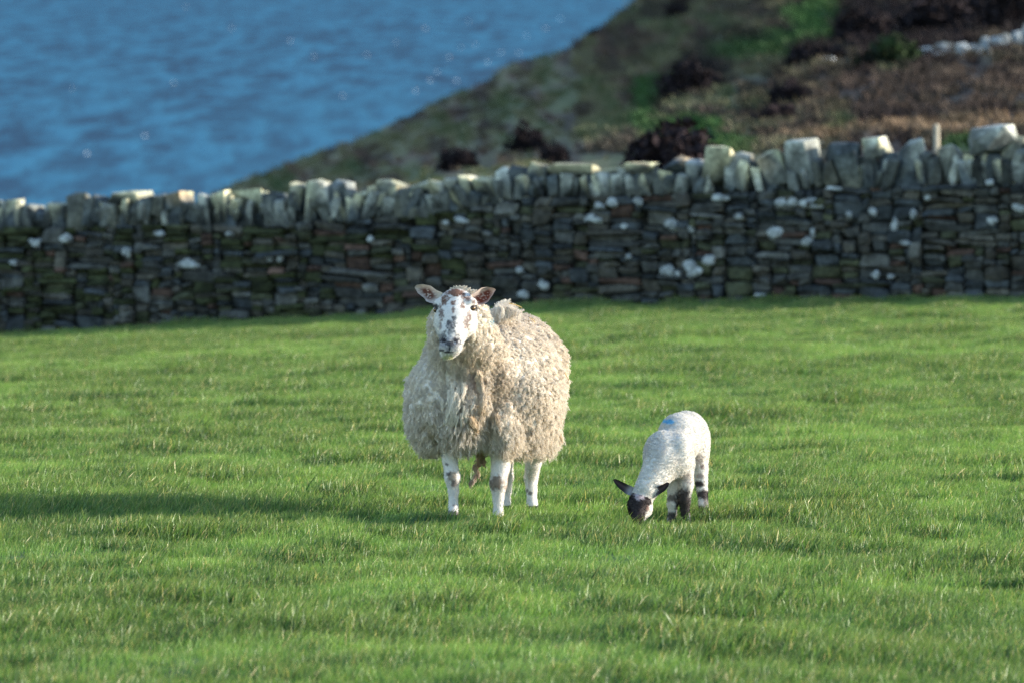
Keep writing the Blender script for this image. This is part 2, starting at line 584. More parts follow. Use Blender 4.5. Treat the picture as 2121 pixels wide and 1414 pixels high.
HILL_PATCHES = [
    (1700, 50, 70, 40, grn, 1), (1610, 100, 75, 32, grn, .8), (1530, 115, 60, 22, grn, .7), (1360, 190, 45, 32, grn, .9), (1340, 235, 28, 60, grn, .9),
    (1440, 268, 70, 22, grn, 1), (1500, 300, 60, 16, grn, .8), (1860, 148, 30, 9, grn, .9), (1740, 250, 30, 35, grn, .4), (1480, 320, 60, 14, grn, .8), (1330, 350, 60, 12, grn, .8), (2010, 300, 90, 16, grn, .7),
    (1410, 22, 30, 22, drk, .9), (1450, 160, 60, 48, drk, .95), (1560, 80, 40, 20, drk, .6), (1690, 112, 60, 20, drk, .95), (1780, 60, 70, 45, drk, .9),
    (1870, 110, 80, 36, drk, .95), (1990, 50, 160, 48, drk, .9), (1600, 190, 70, 30, drk, .6), (1590, 245, 60, 18, drk, .8), (1370, 215, 18, 45, drk, .7), (1540, 205, 30, 40, drk, .5),
    (1950, 190, 200, 55, brk, .7), (1760, 205, 90, 40, brk, .6), (1330, 120, 60, 30, brk, .4), (1000, 330, 80, 22, brk, .5),
    (1920, 268, 180, 13, straw, .75), (2080, 255, 90, 11, straw, .7), (1700, 284, 100, 8, straw, .5), (1470, 12, 20, 10, olive, .5)]
hc = hill_hue(hpx, hpy)
hill = mesh_obj('hill', HVf, HF, M_hill, cols=np.clip(hc, 0.004, 1), smooth=True)
tag(hill, kind='structure')

# ------------------------------------------------------------------ scatter helper (stuff only)
def scatter(name, pts, scl, rot, tint, variants, mat, kind='stuff', label=None, hue=None):
    me = bpy.data.meshes.new(name)
    me.vertices.add(len(pts))
    me.vertices.foreach_set('co', np.asarray(pts, np.float32).ravel())
    for nm, typ, arr, key in (('scl', 'FLOAT', scl, 'value'), ('rot', 'FLOAT_VECTOR', rot, 'vector'), ('tint', 'FLOAT', tint, 'value')):
        a = me.attributes.new(nm, typ, 'POINT')
        a.data.foreach_set(key, np.asarray(arr, np.float32).ravel())
    if hue is not None:
        a = me.attributes.new('hue', 'FLOAT_VECTOR', 'POINT')
        a.data.foreach_set('vector', np.asarray(hue, np.float32).ravel())
    o = bpy.data.objects.new(name, me)
    COL.objects.link(o)
    lib = bpy.data.collections.new(name + '_kinds')
    for k, (V_, F_, C_) in enumerate(variants):
        vo = mesh_obj(name + '_kind', V_, F_, mat, cols=C_)
        COL.objects.unlink(vo)
        lib.objects.link(vo)
    ng = bpy.data.node_groups.new(name, 'GeometryNodeTree')
    ng.interface.new_socket('Geometry', in_out='INPUT', socket_type='NodeSocketGeometry')
    ng.interface.new_socket('Geometry', in_out='OUTPUT', socket_type='NodeSocketGeometry')
    N = ng.nodes; L = ng.links
    gi, go = N.new('NodeGroupInput'), N.new('NodeGroupOutput')
    ci = N.new('GeometryNodeCollectionInfo')
    ci.inputs['Collection'].default_value = lib
    ci.inputs['Separate Children'].default_value = True
    ci.inputs['Reset Children'].default_value = True
    ip = N.new('GeometryNodeInstanceOnPoints')
    ip.inputs['Pick Instance'].default_value = True
    ri = N.new('FunctionNodeRandomValue'); ri.data_type = 'INT'
    ri.inputs[4].default_value = 0; ri.inputs[5].default_value = len(variants) - 1
    sc = N.new('GeometryNodeInputNamedAttribute'); sc.data_type = 'FLOAT'; sc.inputs['Name'].default_value = 'scl'
    ro = N.new('GeometryNodeInputNamedAttribute'); ro.data_type = 'FLOAT_VECTOR'; ro.inputs['Name'].default_value = 'rot'
    er = N.new('FunctionNodeEulerToRotation')
    L.new(gi.outputs[0], ip.inputs['Points'])
    L.new(ci.outputs[0], ip.inputs['Instance'])
    L.new(ri.outputs[2], ip.inputs['Instance Index'])
    L.new(ro.outputs[0], er.inputs[0])
    L.new(er.outputs[0], ip.inputs['Rotation'])
    L.new(sc.outputs[0], ip.inputs['Scale'])
    L.new(ip.outputs[0], go.inputs[0])
    md = o.modifiers.new('scatter', 'NODES')
    md.node_group = ng
    o['kind'] = kind
    if label: o['label'] = label
    return o

# ------------------------------------------------------------------ grass
def blade_tuft(n, R, hmin, hmax, width, lean, seed, dry=0.12):
    r = np.random.default_rng(seed)
    V_, F_, C_ = [], [], []
    for _ in range(n):
        a = r.uniform(0, 2 * math.pi); rad = R * math.sqrt(r.random())
        x0, y0 = rad * math.cos(a), rad * math.sin(a)
        h = r.uniform(hmin, hmax)
        az = r.uniform(0, 2 * math.pi)
        ln = np.array([math.cos(az), math.sin(az)]) * r.uniform(0.1, 0.55) + np.array(lean)
        fa = r.uniform(0, math.pi)
        wv = np.array([math.cos(fa), math.sin(fa), 0]) * width * r.uniform(0.6, 1.2)
        hue = r.random() ** 1.5
        dr_ = 1.0 if r.random() < dry * 0.35 else 0.0
        tipdry = r.random() < dry
        b0 = len(V_)
        for t in (0.0, 0.4, 0.75):
            c = np.array([x0 + ln[0] * h * t ** 1.7, y0 + ln[1] * h * t ** 1.7, h * (t - 0.18 * t * t) - 0.01])
            w = wv * (1 - 0.55 * t)
            V_ += [c - w, c + w]
            dd = max(dr_, 0.3 if (tipdry and t > 0.7) else 0.0)
            C_ += [(t, hue, dd)] * 2
        V_.append(np.array([x0 + ln[0] * h, y0 + ln[1] * h, h * 0.82 - 0.01])); C_.append((1, hue, max(dr_, 0.8 if tipdry else 0)))
        F_ += [(b0, b0 + 1, b0 + 3, b0 + 2), (b0 + 2, b0 + 3, b0 + 5, b0 + 4), (b0 + 4, b0 + 5, b0 + 6)]
    return np.array(V_), F_, np.array(C_)
var = [blade_tuft(18, 0.052, 0.030, 0.080, 0.0017, (0.24, 0.0), 100 + k, 0.14) for k in range(14)]
DENS = 600
gp = []
d_edges = np.arange(19.5, 68.0, 0.5)
for d0 in d_edges:
    hw = 0.0785 * d0 + 2.8
    cnt = int(2 * hw * 0.5 * DENS * (1.0 if d0 < 42 else 0.75))
    gp.append(np.stack([RNG.uniform(-hw, hw, cnt), CY + d0 + RNG.uniform(0, 0.5, cnt)], 1))
gp = np.concatenate(gp)
gp = gp[(np.abs(gp[:, 0]) < 0.0785 * (gp[:, 1] - CY) + 0.6) | (RNG.random(len(gp)) < .55)]      # thinner where the view does not reach
fd = (gp[:, 0] - WL[0]) * WN[0] + (gp[:, 1] - WL[1]) * WN[1]
gp = gp[fd > -0.02]
gz = ground_z(gp[:, 0], gp[:, 1])
q2 = np.stack([gp[:, 0] * 1.15, gp[:, 1] * 0.75, 0 * gz], -1)
patch = fbm(q2 * 1.7, 61, 4)
fine = vnoise(q2 * 5, 63)
big = vnoise(q2 * 0.35, 67)
tus = np.zeros(len(gp))
for (tx, ty, r, hh) in TUS:
    tus = np.maximum(tus, hh / 0.05 * np.exp(-(((gp[:, 0] - tx) / r) ** 2 + ((gp[:, 1] - ty) / (r * 0.9)) ** 2)))
mid = .6 * vnoise(q2 * np.array([2.2, 3.0, 1]), 65) + .6 * vnoise(q2 * np.array([5.0, 6.0, 1]), 66)
clump = sstep(0.25, 0.6, mid) 
wallside = np.exp(-np.clip(fd[fd > -0.02], 0, None) / 0.35)
scl = np.clip(0.84 + 0.34 * patch + 0.18 * fine + 0.75 * clump + 1.0 * tus + wallside * np.clip(0.3 + 1.3 * vnoise(q2 * 2.2, 69), 0, 1.3) + RNG.normal(0, 0.14, len(gp)), 0.40, 2.2)
tint = np.clip(0.50 - 1.5 * patch + 0.25 * big + 0.25 * fine - 0.80 * clump - 1.1 * tus - 0.3 * wallside + RNG.normal(0, 0.16, len(gp)), 0, 1)
rot = np.stack([RNG.normal(0, 0.10, len(gp)), RNG.normal(0.03, 0.10, len(gp)), RNG.normal(0, 0.75, len(gp))], 1)
scatter('grass', np.column_stack([gp, gz]), scl, rot, tint, var, M_grass, label='short windblown pasture grass')

# ------------------------------------------------------------------ rocks
def rock_points(rng, size, pn=5.0, n=24, jit=0.10):
    d = rng.normal(size=(n, 3))
    # spread a little: keep the 8 box corners roughly present
    cor = np.array([(x, y, z) for x in (-1, 1) for y in (-1, 1) for z in (-1, 1)], float) * rng.uniform(0.7, 1.0, (8, 1)) + rng.normal(0, 0.12, (8, 3))
    d = d / (np.abs(d) ** pn).sum(1, keepdims=True) ** (1 / pn)
    p = np.concatenate([cor * 0.93, d]) * (1 + rng.normal(0, jit, (n + 8, 1)))
    p = np.clip(p, -1.05, 1.05)
    return p * np.asarray(size) / 2
def hull(pts):
    bm = bmesh.new()
    vs_ = [bm.verts.new(p) for p in pts]
    bmesh.ops.convex_hull(bm, input=vs_)
    loose = [v for v in bm.verts if not v.link_faces]
    bmesh.ops.delete(bm, geom=loose, context='VERTS')
    bm.verts.index_update()
    V_ = np.array([v.co[:] for v in bm.verts]); F_ = [[v.index for v in f.verts] for f in bm.faces]
    bm.free()
    return V_, F_
def wall_world(s, f, z):
    """wall frame (along, outwards from the front face, height) to world"""
    q = WL + EX * s + WN * f
    return np.array([q[0], q[1], z])
WROT = np.array([[EX[0], WN[0], 0], [EX[1], WN[1], 0], [0, 0, 1]])

s_lo, s_hi = wall_sz(-900, 600)[0], wall_sz(3000, 600)[0]
v_lo, v_hi = wall_sz(-5, 600)[0], wall_sz(2126, 600)[0]
w0 = wall_world((s_lo + s_hi) / 2, -0.3, float(base_z((s_lo + s_hi) / 2)))
wall = empty('dry_stone_wall', w0, 'long dry stone field wall of dark lichen-spotted stones across the pasture', 'wall')
# core (dark rubble filling seen only through joints)
cs = np.linspace(s_lo - 3, s_hi + 3, 60)
CV, CF = [], []
for k, s in enumerate(cs):
    zb, zc = float(base_z(s)) - 0.4, float(cope_z(s)) - 0.03
    for (f, z) in ((-0.11, zb), (-0.13, zc), (-0.47, zc), (-0.52, zb)):
        CV.append(wall_world(s, f, z))
    if k:
        b = 4 * (k - 1)
        for a_, b_ in ((0, 1), (1, 2), (2, 3), (3, 0)):
            CF.append((b + a_, b + b_, b + 4 + b_, b + 4 + a_))
mesh_obj('rubble_core', CV, CF, M_stone, wall, w0, cols=np.tile((.03, .03, .027), (len(CV), 1)))

# skyline packing of the face stones
srng = np.random.default_rng(5)
DX = 0.02
ncol = int((s_hi - s_lo) / DX)
sky_h = np.zeros(ncol) - 0.12
H = np.array([float(cope_z(s_lo + k * DX) - base_z(s_lo + k * DX)) for k in range(ncol)])
stones = []
while True:
    rem = H - sky_h
    ok = rem > 0.02
    if not ok.any(): break
    k = int(np.argmin(np.where(ok, sky_h, 9)))
    h0 = sky_h[k]
    e = k
    while e + 1 < ncol and abs(sky_h[e + 1] - h0) < 0.012: e += 1
    b = k
    gap = (e - b + 1) * DX
    zone = (s_lo + b * DX - v_lo) / (v_hi - v_lo)          # 0 left .. 1 right
    r = srng.random()
    if r < 0.34: w, h = srng.uniform(0.3, 0.95), srng.uniform(0.035, 0.07)        # long slabs
    elif r < 0.42 + 0.14 * zone: w, h = srng.uniform(0.16, 0.36), srng.uniform(0.085, 0.15)   # big blocks
    elif r < 0.78: w, h = srng.uniform(0.16, 0.40), srng.uniform(0.038, 0.072)
    else: w, h = srng.uniform(0.08, 0.2), srng.uniform(0.04, 0.085)
    if w > gap: w = gap
    if gap - w < 0.06: w = gap
    if w < 0.09: h = min(h, 0.08)
    left = H[b] - h0
    if h > left: h = max(left, 0.025)
    if left - h < 0.035: h = left
    n = max(1, int(round(w / DX)))
    n = min(n, ncol - b)
    stones.append((s_lo + (b + n / 2) * DX, h0 + h / 2, n * DX, h))
    sky_h[b:b + n] = h0 + h
tones = [((.115, .118, .108), .30), ((.140, .130, .105), .22), ((.085, .098, .105), .20), ((.100, .108, .062), .14), ((.17, .105, .080), .07), ((.21, .21, .19), .07)]
tw = np.array([t[1] for t in tones]); tw /= tw.sum()
built = []
for (s, hm, w, h) in stones:
    dep = srng.uniform(0.16, 0.24)
    pn = srng.uniform(2.0, 4.6)
    p = rock_points(srng, (w * srng.uniform(.96, 1.10), dep, h * srng.uniform(.96, 1.14)), pn, 15, 0.10)
    tl = srng.normal(0, 0.05)
    ct, st_ = math.cos(tl), math.sin(tl)
    p = np.stack([p[:, 0] * ct - p[:, 2] * st_, p[:, 1], p[:, 0] * st_ + p[:, 2] * ct], 1)
    V_, F_ = hull(p)
    z = float(base_z(s)) + hm
    c = wall_world(s, -dep / 2 + srng.normal(0.0, 0.026), z)
    zone = (s - v_lo) / (v_hi - v_lo)
    col = np.array(tones[srng.choice(len(tones), p=tw)][0]) * srng.uniform(0.42, 0.92)
    if zone < 0.5 and srng.random() < 0.3 * (1 - zone): col = np.array((.058, .068, .030)) * srng.uniform(.5, 1.1)
    vis = v_lo <= s <= v_hi and hm > 0.0
    built.append((vis * w * h, V_ @ WROT.T + c, F_, np.tile(col, (len(V_), 1))))
built.sort(key=lambda t: -t[0])
for (_, V_, F_, C_) in built[:298]:
    mesh_obj('stone', V_, F_, M_stone, wall, w0, C_)
def joined(name, lst, mat, parent, origin, kind='stuff'):
    VV, FF, CC, o_ = [], [], [], 0
    for (_, V_, F_, C_) in lst:
        VV.append(V_); CC.append(C_); FF += [[j + o_ for j in f] for f in F_]; o_ += len(V_)
    o = mesh_obj(name, np.concatenate(VV), FF, mat, parent, origin, np.concatenate(CC))
    o['kind'] = kind
    return o
joined('small_stones', built[298:], M_stone, wall, w0)

# cope stones, read off the photograph: left, right, top, bottom, tone
YEL, TAN, PAL, GRY, SLT, DRK = (.66, .62, .40), (.58, .44, .26), (.44, .455, .40), (.15, .16, .145), (.105, .125, .135), (.055, .06, .055)  # pale tones brightened: sunlight painted into the lichen colour of the tops
COPE = [(-60, -10, 415, 480, GRY), (-120, -62, 420, 485, YEL), (-5, 36, 408, 476, YEL), (36, 60, 428, 474, GRY), (55, 95, 436, 488, SLT), (92, 131, 419, 478, YEL), (131, 178, 403, 480, GRY), (178, 208, 408, 476, SLT), (205, 292, 397, 426, YEL),
        (198, 242, 420, 474, PAL), (240, 312, 416, 456, SLT), (245, 300, 448, 474, DRK), (310, 331, 407, 455, GRY), (330, 374, 401, 440, TAN), (334, 376, 434, 466, SLT), (376, 430, 424, 468, GRY), (428, 455, 401, 462, YEL),
        (455, 488, 414, 474, SLT), (470, 531, 396, 450, YEL), (490, 520, 440, 478, DRK), (531, 545, 402, 450, YEL), (540, 568, 400, 472, SLT), (566, 582, 414, 482, GRY), (578, 604, 409, 445, YEL), (585, 618, 436, 476, GRY), (590, 621, 376, 442, YEL),
        (620, 682, 377, 438, YEL), (628, 650, 425, 480, PAL), (668, 720, 381, 432, PAL), (660, 702, 404, 466, SLT), (700, 728, 416, 464, DRK), (728, 756, 412, 462, DRK), (756, 816, 374, 436, YEL), (758, 790, 420, 458, GRY), (800, 842, 402, 452, GRY), (815, 886, 380, 408, YEL),
        (842, 866, 402, 450, SLT), (866, 890, 404, 448, DRK), (884, 916, 374, 412, YEL), (892, 912, 405, 446, GRY), (915, 941, 371, 412, PAL), (914, 938, 408, 444, DRK), (940, 966, 368, 412, YEL), (940, 962, 406, 438, GRY), (964, 1018, 369, 404, YEL), (964, 990, 400, 434, SLT), (990, 1016, 402, 430, DRK),
        (1014, 1052, 351, 430, PAL), (1042, 1084, 345, 404, DRK), (1081, 1122, 339, 382, YEL), (1118, 1232, 341, 370, YEL), (1228, 1284, 350, 370, YEL), (1281, 1346, 337, 362, TAN), (1080, 1128, 370, 412, GRY), (1128, 1150, 366, 411, SLT), (1152, 1194, 362, 414, PAL), (1194, 1232, 364, 410, SLT),
        (1230, 1262, 362, 410, PAL), (1262, 1284, 360, 408, DRK), (1284, 1308, 354, 408, GRY), (1306, 1338, 354, 406, SLT), (1338, 1364, 350, 408, GRY), (1362, 1400, 352, 406, SLT), (1371, 1408, 328, 358, TAN), (1402, 1452, 336, 394, PAL), (1430, 1462, 350, 398, DRK), (1456, 1512, 310, 384, YEL), (1486, 1546, 317, 400, PAL),
        (1544, 1568, 336, 396, DRK), (1560, 1622, 315, 384, TAN), (1570, 1592, 360, 398, SLT), (1592, 1620, 350, 396, DRK), (1614, 1688, 292, 392, PAL), (1680, 1700, 330, 392, GRY), (1694, 1770, 297, 334, SLT), (1698, 1730, 330, 392, DRK), (1728, 1776, 322, 396, SLT), (1774, 1818, 287, 332, YEL), (1770, 1818, 328, 398, DRK),
        (1816, 1850, 320, 392, SLT), (1850, 1908, 293, 384, PAL), (1888, 1922, 310, 382, GRY), (1912, 1948, 328, 384, DRK), (1929, 1957, 307, 334, TAN), (1944, 1984, 300, 384, PAL), (1980, 2010, 336, 390, GRY), (1990, 2092, 262, 326, PAL), (2006, 2040, 322, 386, DRK), (2038, 2068, 318, 384, SLT), (2066, 2118, 284, 336, YEL),
        (2066, 2096, 326, 380, DRK), (2094, 2136, 318, 380, GRY), (2116, 2170, 290, 360, YEL), (2136, 2190, 330, 380, SLT), (2180, 2250, 286, 370, GRY)]
crng = np.random.default_rng(23)
for x0, x1 in ((-930, -125), (2255, 3030)):                         # the wall runs on beyond the frame
    x = x0
    while x < x1:
        w_ = crng.uniform(28, 75)
        yt_ = (425 if x < 0 else 282) + crng.normal(0, 12)
        COPE.append((x, x + w_, yt_, yt_ + crng.uniform(55, 85), (YEL, PAL, GRY, SLT)[crng.integers(4)]))
        x += w_ * .95
for (x0, x1, yt, yb, tone) in COPE:
    s0, zt = wall_sz(x0, yt); s1, zb = wall_sz(x1, yb)
    sm = (s0 + s1) / 2
    zb = max(zb, float(cope_z(sm)) - 0.03)
    if zt - zb < 0.04: zb = zt - 0.06
    dep = crng.uniform(0.24, 0.40)
    w, h = (s1 - s0) * 1.06, (zt - zb) * 1.05
    p = rock_points(crng, (w * 1.0, dep, h * 1.04), crng.uniform(1.9, 3.8), 18, 0.15)
    tp = crng.uniform(0.0, 0.45); sh = crng.normal(0, 0.22)
    kz = p[:, 2] / h
    p[:, 0] = p[:, 0] * (1 - tp * np.clip(kz + 0.2, 0, 1)) + sh * w * 0.5 * kz
    ty, tx_ = crng.normal(0, 0.16), crng.normal(0, 0.12)
    ct, st_ = math.cos(ty), math.sin(ty)
    p = np.stack([p[:, 0] * ct - p[:, 2] * st_, p[:, 1], p[:, 0] * st_ + p[:, 2] * ct], 1)
    p[:, 1] += p[:, 2] * tx_
    V_, F_ = hull(p)
    c = wall_world(sm, -0.30 + (0.30 - dep / 2) * crng.uniform(0.2, 1.0), (zt + zb) / 2)
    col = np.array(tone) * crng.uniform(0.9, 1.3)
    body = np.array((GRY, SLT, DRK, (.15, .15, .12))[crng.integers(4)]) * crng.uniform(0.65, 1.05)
    # lichen crust and painted sunlit top, both fading down each stone's flank (irregular)
    lichen_lit = sstep(.20, .42, V_[:, 2] / h + crng.normal(0, .13, len(V_)))[:, None]
    C_ = (body + (col - body) * lichen_lit) * crng.uniform(0.75, 1.2, (len(V_), 1))
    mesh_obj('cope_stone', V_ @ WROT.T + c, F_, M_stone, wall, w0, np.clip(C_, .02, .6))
# small wedges standing between the bigger cope stones
for _ in range(140):
    x = crng.uniform(-60, 2180)
    s, zc = wall_sz(x, 400)[0], 0
    top_py = np.interp(x, [-60, 0, 300, 530, 760, 900, 1050, 1300, 1590, 2121, 2200], [428, 424, 418, 412, 402, 392, 366, 356, 338, 318, 316]) + crng.normal(4, 9)
    s, zt = wall_sz(x, top_py)
    zb = float(cope_z(s)) - .02
    h = zt - zb; w = crng.uniform(.06, .15); dep = crng.uniform(.12, .22)
    if h < .08: continue
    p = rock_points(crng, (w, dep, h), crng.uniform(1.8, 3.2), 14, .14)
    sh = crng.normal(0, .5); p[:, 0] += sh * w * p[:, 2] / h
    V_, F_ = hull(p)
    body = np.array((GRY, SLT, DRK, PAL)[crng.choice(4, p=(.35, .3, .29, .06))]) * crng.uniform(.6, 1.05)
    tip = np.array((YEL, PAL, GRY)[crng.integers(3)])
    lichen_lit = sstep(.2, .45, V_[:, 2] / h)[:, None]  # wedge tops paler too, lichen with sunlight painted in
    mesh_obj('cope_stone', V_ @ WROT.T + wall_world(s, -dep / 2 + crng.uniform(-.06, .01), (zt + zb) / 2), F_, M_stone, wall, w0, (body + (tip - body) * lichen_lit) * crng.uniform(.8, 1.2, (len(V_), 1)))
# hearting stones under and behind the cope so no light shows through
fill = []
for s in np.arange(s_lo - 2, s_hi + 2, 0.11):
    zc = float(cope_z(s))
    w, h, dep = crng.uniform(.10, .2), crng.uniform(.16, .26), crng.uniform(.2, .3)
    V_, F_ = hull(rock_points(crng, (w, dep, h), 4, 12, .1))
    c = wall_world(s, -0.30 + crng.normal(0, 0.02), zc + h * 0.30)
    fill.append((0, V_ @ WROT.T + c, F_, np.tile(np.array(SLT if crng.random() < .5 else GRY) * crng.uniform(.5, 1.0), (len(V_), 1))))
joined('hearting_stones', fill, M_stone, wall, w0)

# white lichen rosettes
LICH = [(72, 503, 14, 9), (133, 495, 12, 10), (262, 523, 9, 11), (390, 547, 22, 12), (330, 485, 12, 6), (475, 483, 8, 6), (557, 537, 11, 9), (580, 537, 9, 9), (955, 457, 13, 8), (923, 460, 7, 6), (765, 497, 7, 7),
        (1241, 427, 12, 8), (1269, 422, 14, 10), (1322, 417, 9, 8), (1494, 410, 15, 8), (1232, 454, 18, 9), (1294, 470, 9, 7), (1390, 466, 18, 12), (1530, 449, 8, 8), (1430, 475, 6, 8), (1382, 560, 12, 13), (1405, 567, 7, 8), (1435, 560, 18, 16),
        (1470, 539, 14, 10), (1124, 589, 12, 10), (1082, 611, 11, 11), (1075, 560, 7, 7), (1301, 532, 5, 5), (1603, 482, 13, 15), (1617, 421, 9, 9), (1639, 420, 9, 9), (1688, 424, 23, 12), (1757, 444, 8, 8), (1672, 500, 10, 10), (1683, 483, 6, 12),
        (1806, 439, 8, 8), (1853, 466, 8, 18), (1890, 444, 7, 10), (1876, 504, 15, 6), (1921, 410, 6, 7), (2054, 458, 10, 13), (2110, 430, 12, 10), (1811, 570, 8, 10), (1843, 574, 7, 6), (2051, 379, 9, 6), (1729, 391, 14, 5), (30, 545, 9, 6), (1574, 611, 14, 5)]
for (x, y, rx, ry) in LICH:
    s, z = wall_sz(x, y)
    a, b = rx / 215.0 / 0.83 * 1.1, ry / 215.0 * 1.15
    n = 14
    V_ = [(0, 0.012, 0)]; F_ = []
    rr = [crng.uniform(0.4, 1.3) for _ in range(n)]; rr = [(rr[j - 1] + 2 * rr[j] + rr[(j + 1) % n]) / 4 for j in range(n)]
    for ring, (kr, kf) in enumerate(((0.6, 0.010), (1.0, -0.02))):
        for j in range(n):
            an = 2 * math.pi * j / n
            V_.append((a * kr * rr[j] * math.cos(an), kf, b * kr * rr[j] * math.sin(an)))
    for j in range(n):
        j2 = (j + 1) % n
        F_.append((0, 1 + j, 1 + j2))
        F_.append((1 + j, 1 + n + j, 1 + n + j2, 1 + j2))
    C_ = np.array([np.array((.56, .60, .60)) * crng.uniform(.55, 1.0) for _ in V_])
    mesh_obj('lichen_patch', np.array(V_) @ WROT.T + wall_world(s, 0.012, z), F_, M_stone, wall, w0, C_)

# ------------------------------------------------------------------ things on the hill
def leaf_mound(rng, rx, ry, rz, nleaf, leaf):
    """lumpy bush: a rough inner mass with a few hundred leaf-sized faces through its outer volume"""
    V_, F_, C_ = [], [], []
    sd = rng.uniform(0, 50, 3)
    for _ in range(nleaf):
        d = rng.normal(size=3); d[2] = abs(d[2]); d /= np.linalg.norm(d)
        rad = rng.uniform(0.5, 1.0) * (1 + 0.5 * float(vnoise(d[None] * 1.7 + sd, 77)[0]))
        c = d * rad * np.array([rx, ry, rz])
        u = rng.normal(size=3); u /= np.linalg.norm(u)
        v = np.cross(u, rng.normal(size=3)); v /= np.linalg.norm(v)
        b = len(V_); l = leaf * rng.uniform(.6, 1.4)
        V_ += [c - u * l, c + v * l * .6, c + u * l, c - v * l * .6]
        F_.append((b, b + 1, b + 2, b + 3))
        C_ += [rng.uniform(.6, 1.3)] * 4
    return np.array(V_), F_, np.array(C_)
brng = np.random.default_rng(3)
BUSH = [(1090, 290, 42, 30, 'dark heather bush on the hillside above the wall, left one of the close pair', 0), (1148, 318, 30, 28, 'small dark heather bush beside the close pair\'s larger one above the wall', 0),
        (948, 338, 40, 20, 'low dark heather clump leftmost above the wall cope', 0), (1395, 330, 98, 54, 'broad domed bramble mound just behind the wall, largest bush on the hill', 1),
        (1430, 170, 62, 48, 'big dark brown heather clump high on the hill beside the green track', 0), (1400, 28, 28, 22, 'dark heather clump near the hill skyline at the frame top', 0),
        (1230, 82, 26, 14, 'little dark bush perched on the hill skyline above the sea', 0), (1690, 118, 60, 24, 'flat dark heather bush left of the small white rock', 0),
        (1860, 118, 75, 34, 'dark gorse bush beside the pale ruined wall, left end', 2), (1780, 60, 60, 40, 'dark brown heather bush on the upper right hill below the frame top', 0),
        (1600, 235, 48, 20, 'dark bracken clump midway up the hill over the cope stones', 1), (1960, 40, 90, 34, 'wide dark heather bank above the pale ruined wall', 0), (1640, 195, 44, 22, 'reddish dark heather clump in the middle of the right slope', 1), (2090, 25, 60, 40, 'dark heather bush in the upper right corner of the hill', 0)]
def bush_mat(name, a, b):
    m, nt, bs, out = new_mat(name)
    c = mixcol(nt, a, b, ramp(nt, noise(nt, 1.3, 3, .6, pos(nt)), .35, .65))
    c = mixcol(nt, c, attr(nt).outputs['Color'], 1.0, 'MULTIPLY')
    nt.links.new(c, bs.inputs['Base Color']); bs.inputs['Roughness'].default_value = .9
    bs.inputs['Specular IOR Level'].default_value = .1
    return m
BM = [bush_mat('heather', (.012, .010, .012), (.026, .019, .020)), bush_mat('bramble', (.015, .012, .015), (.034, .023, .024)), bush_mat('gorse', (.014, .014, .012), (.028, .05, .016))]
M_stem = make_vcol_mat('woody_stem', .9, 20, .4, 60, .004)
for (x, y, rx, ry, lab, k) in BUSH:
    q, t = on_hill(x, y + ry * 0.8)
    dd = (q[1] - CY) / FPX
    V_, F_, C_ = leaf_mound(brng, rx * dd, rx * dd * 1.2, ry * 1.9 * dd, 1700, rx * dd * 0.12)
    r = empty('heather_bush' if k == 0 else ('bramble_bush' if k == 1 else 'gorse_bush'), q, lab, 'bush', 'bushes on the hillside')
    mesh_obj('foliage', V_, F_, BM[k], r, cols=np.tile(C_[:, None], (1, 3)))
    SV, SF = [], []
    for a_ in range(5):
        an = a_ * 1.26; b0 = len(SV); rr = rx * dd
        for (m_, zz, th) in ((.05, -.1, .05), (.35, .7, .02)):
            for c_ in range(4):
                SV.append((math.cos(an) * m_ * rr + th * rr * math.cos(c_ * 1.57), math.sin(an) * m_ * rr + th * rr * math.sin(c_ * 1.57), zz * ry * 1.5 * dd))
        for c_ in range(4):
            SF.append((b0 + c_, b0 + (c_ + 1) % 4, b0 + 4 + (c_ + 1) % 4, b0 + 4 + c_))
    mesh_obj('stem', SV, SF, M_stem, r, cols=np.tile((.05, .035, .028), (len(SV), 1)))

# bracken and rough grass tufts over the hill
def hill_tuft(seed, n=16, R=0.35, hh=0.5, w=0.05):
    r = np.random.default_rng(seed)
    V_, F_, C_ = [], [], []
    for _ in range(n):
        a = r.uniform(0, 6.28); rad = R * math.sqrt(r.random())
        c = np.array([rad * math.cos(a), rad * math.sin(a), 0]); l = np.array([math.cos(a) * .5 + r.normal(0, .3), math.sin(a) * .5 + r.normal(0, .3), 1]) * hh * r.uniform(.5, 1.1)
        s = np.array([-math.sin(a), math.cos(a), 0]) * w
        b = len(V_)
        V_ += [c - s, c + s, c + l * .6 + s * .8, c + l * .6 - s * .8, c + l]
        F_ += [(b, b + 1, b + 2, b + 3), (b + 3, b + 2, b + 4)]
        C_ += [(1, 1, 1)] * 5
    return np.array(V_), F_, np.array(C_)
def hill_scatter(name, cnt, region, ca, cb, smin_, smax_, thr, seed):
    r = np.random.default_rng(seed)
    px = r.uniform(region[0], region[1], cnt); t = r.random(cnt) ** 0.8
    q = hill_surface(px, t)
    a, b = proj(q)
    keep = (b > region[2]) & (b < region[3]) & (fbm(np.stack([a * .02, b * .03, 0 * a], -1), seed, 3) > thr)
    q = q[keep]; n = len(q)
    dist = (q[:, 1] - CY)
    sc_ = np.clip(dist / 170.0, .40, 1.5) * r.uniform(smin_, smax_, n)
    rot_ = np.stack([0 * sc_, 0 * sc_, r.uniform(0, 6.28, n)], 1)
    scatter(name, q, sc_, rot_, r.random(n), [hill_tuft(seed + k) for k in range(5)], tuft_mat(name + '_leaf', ca, cb), hue=np.clip(hill_hue(*proj(q)) * r.uniform(.8, 1.15, (n, 1)), .004, 1))
hill_scatter('bracken', 16000, (1200, 2300, -60, 320), 0, 0, .30, .6, -0.3, 201)
hill_scatter('rough_grass', 14000, (350, 2300, -60, 420), 0, 0, .15, .32, -0.2, 231)

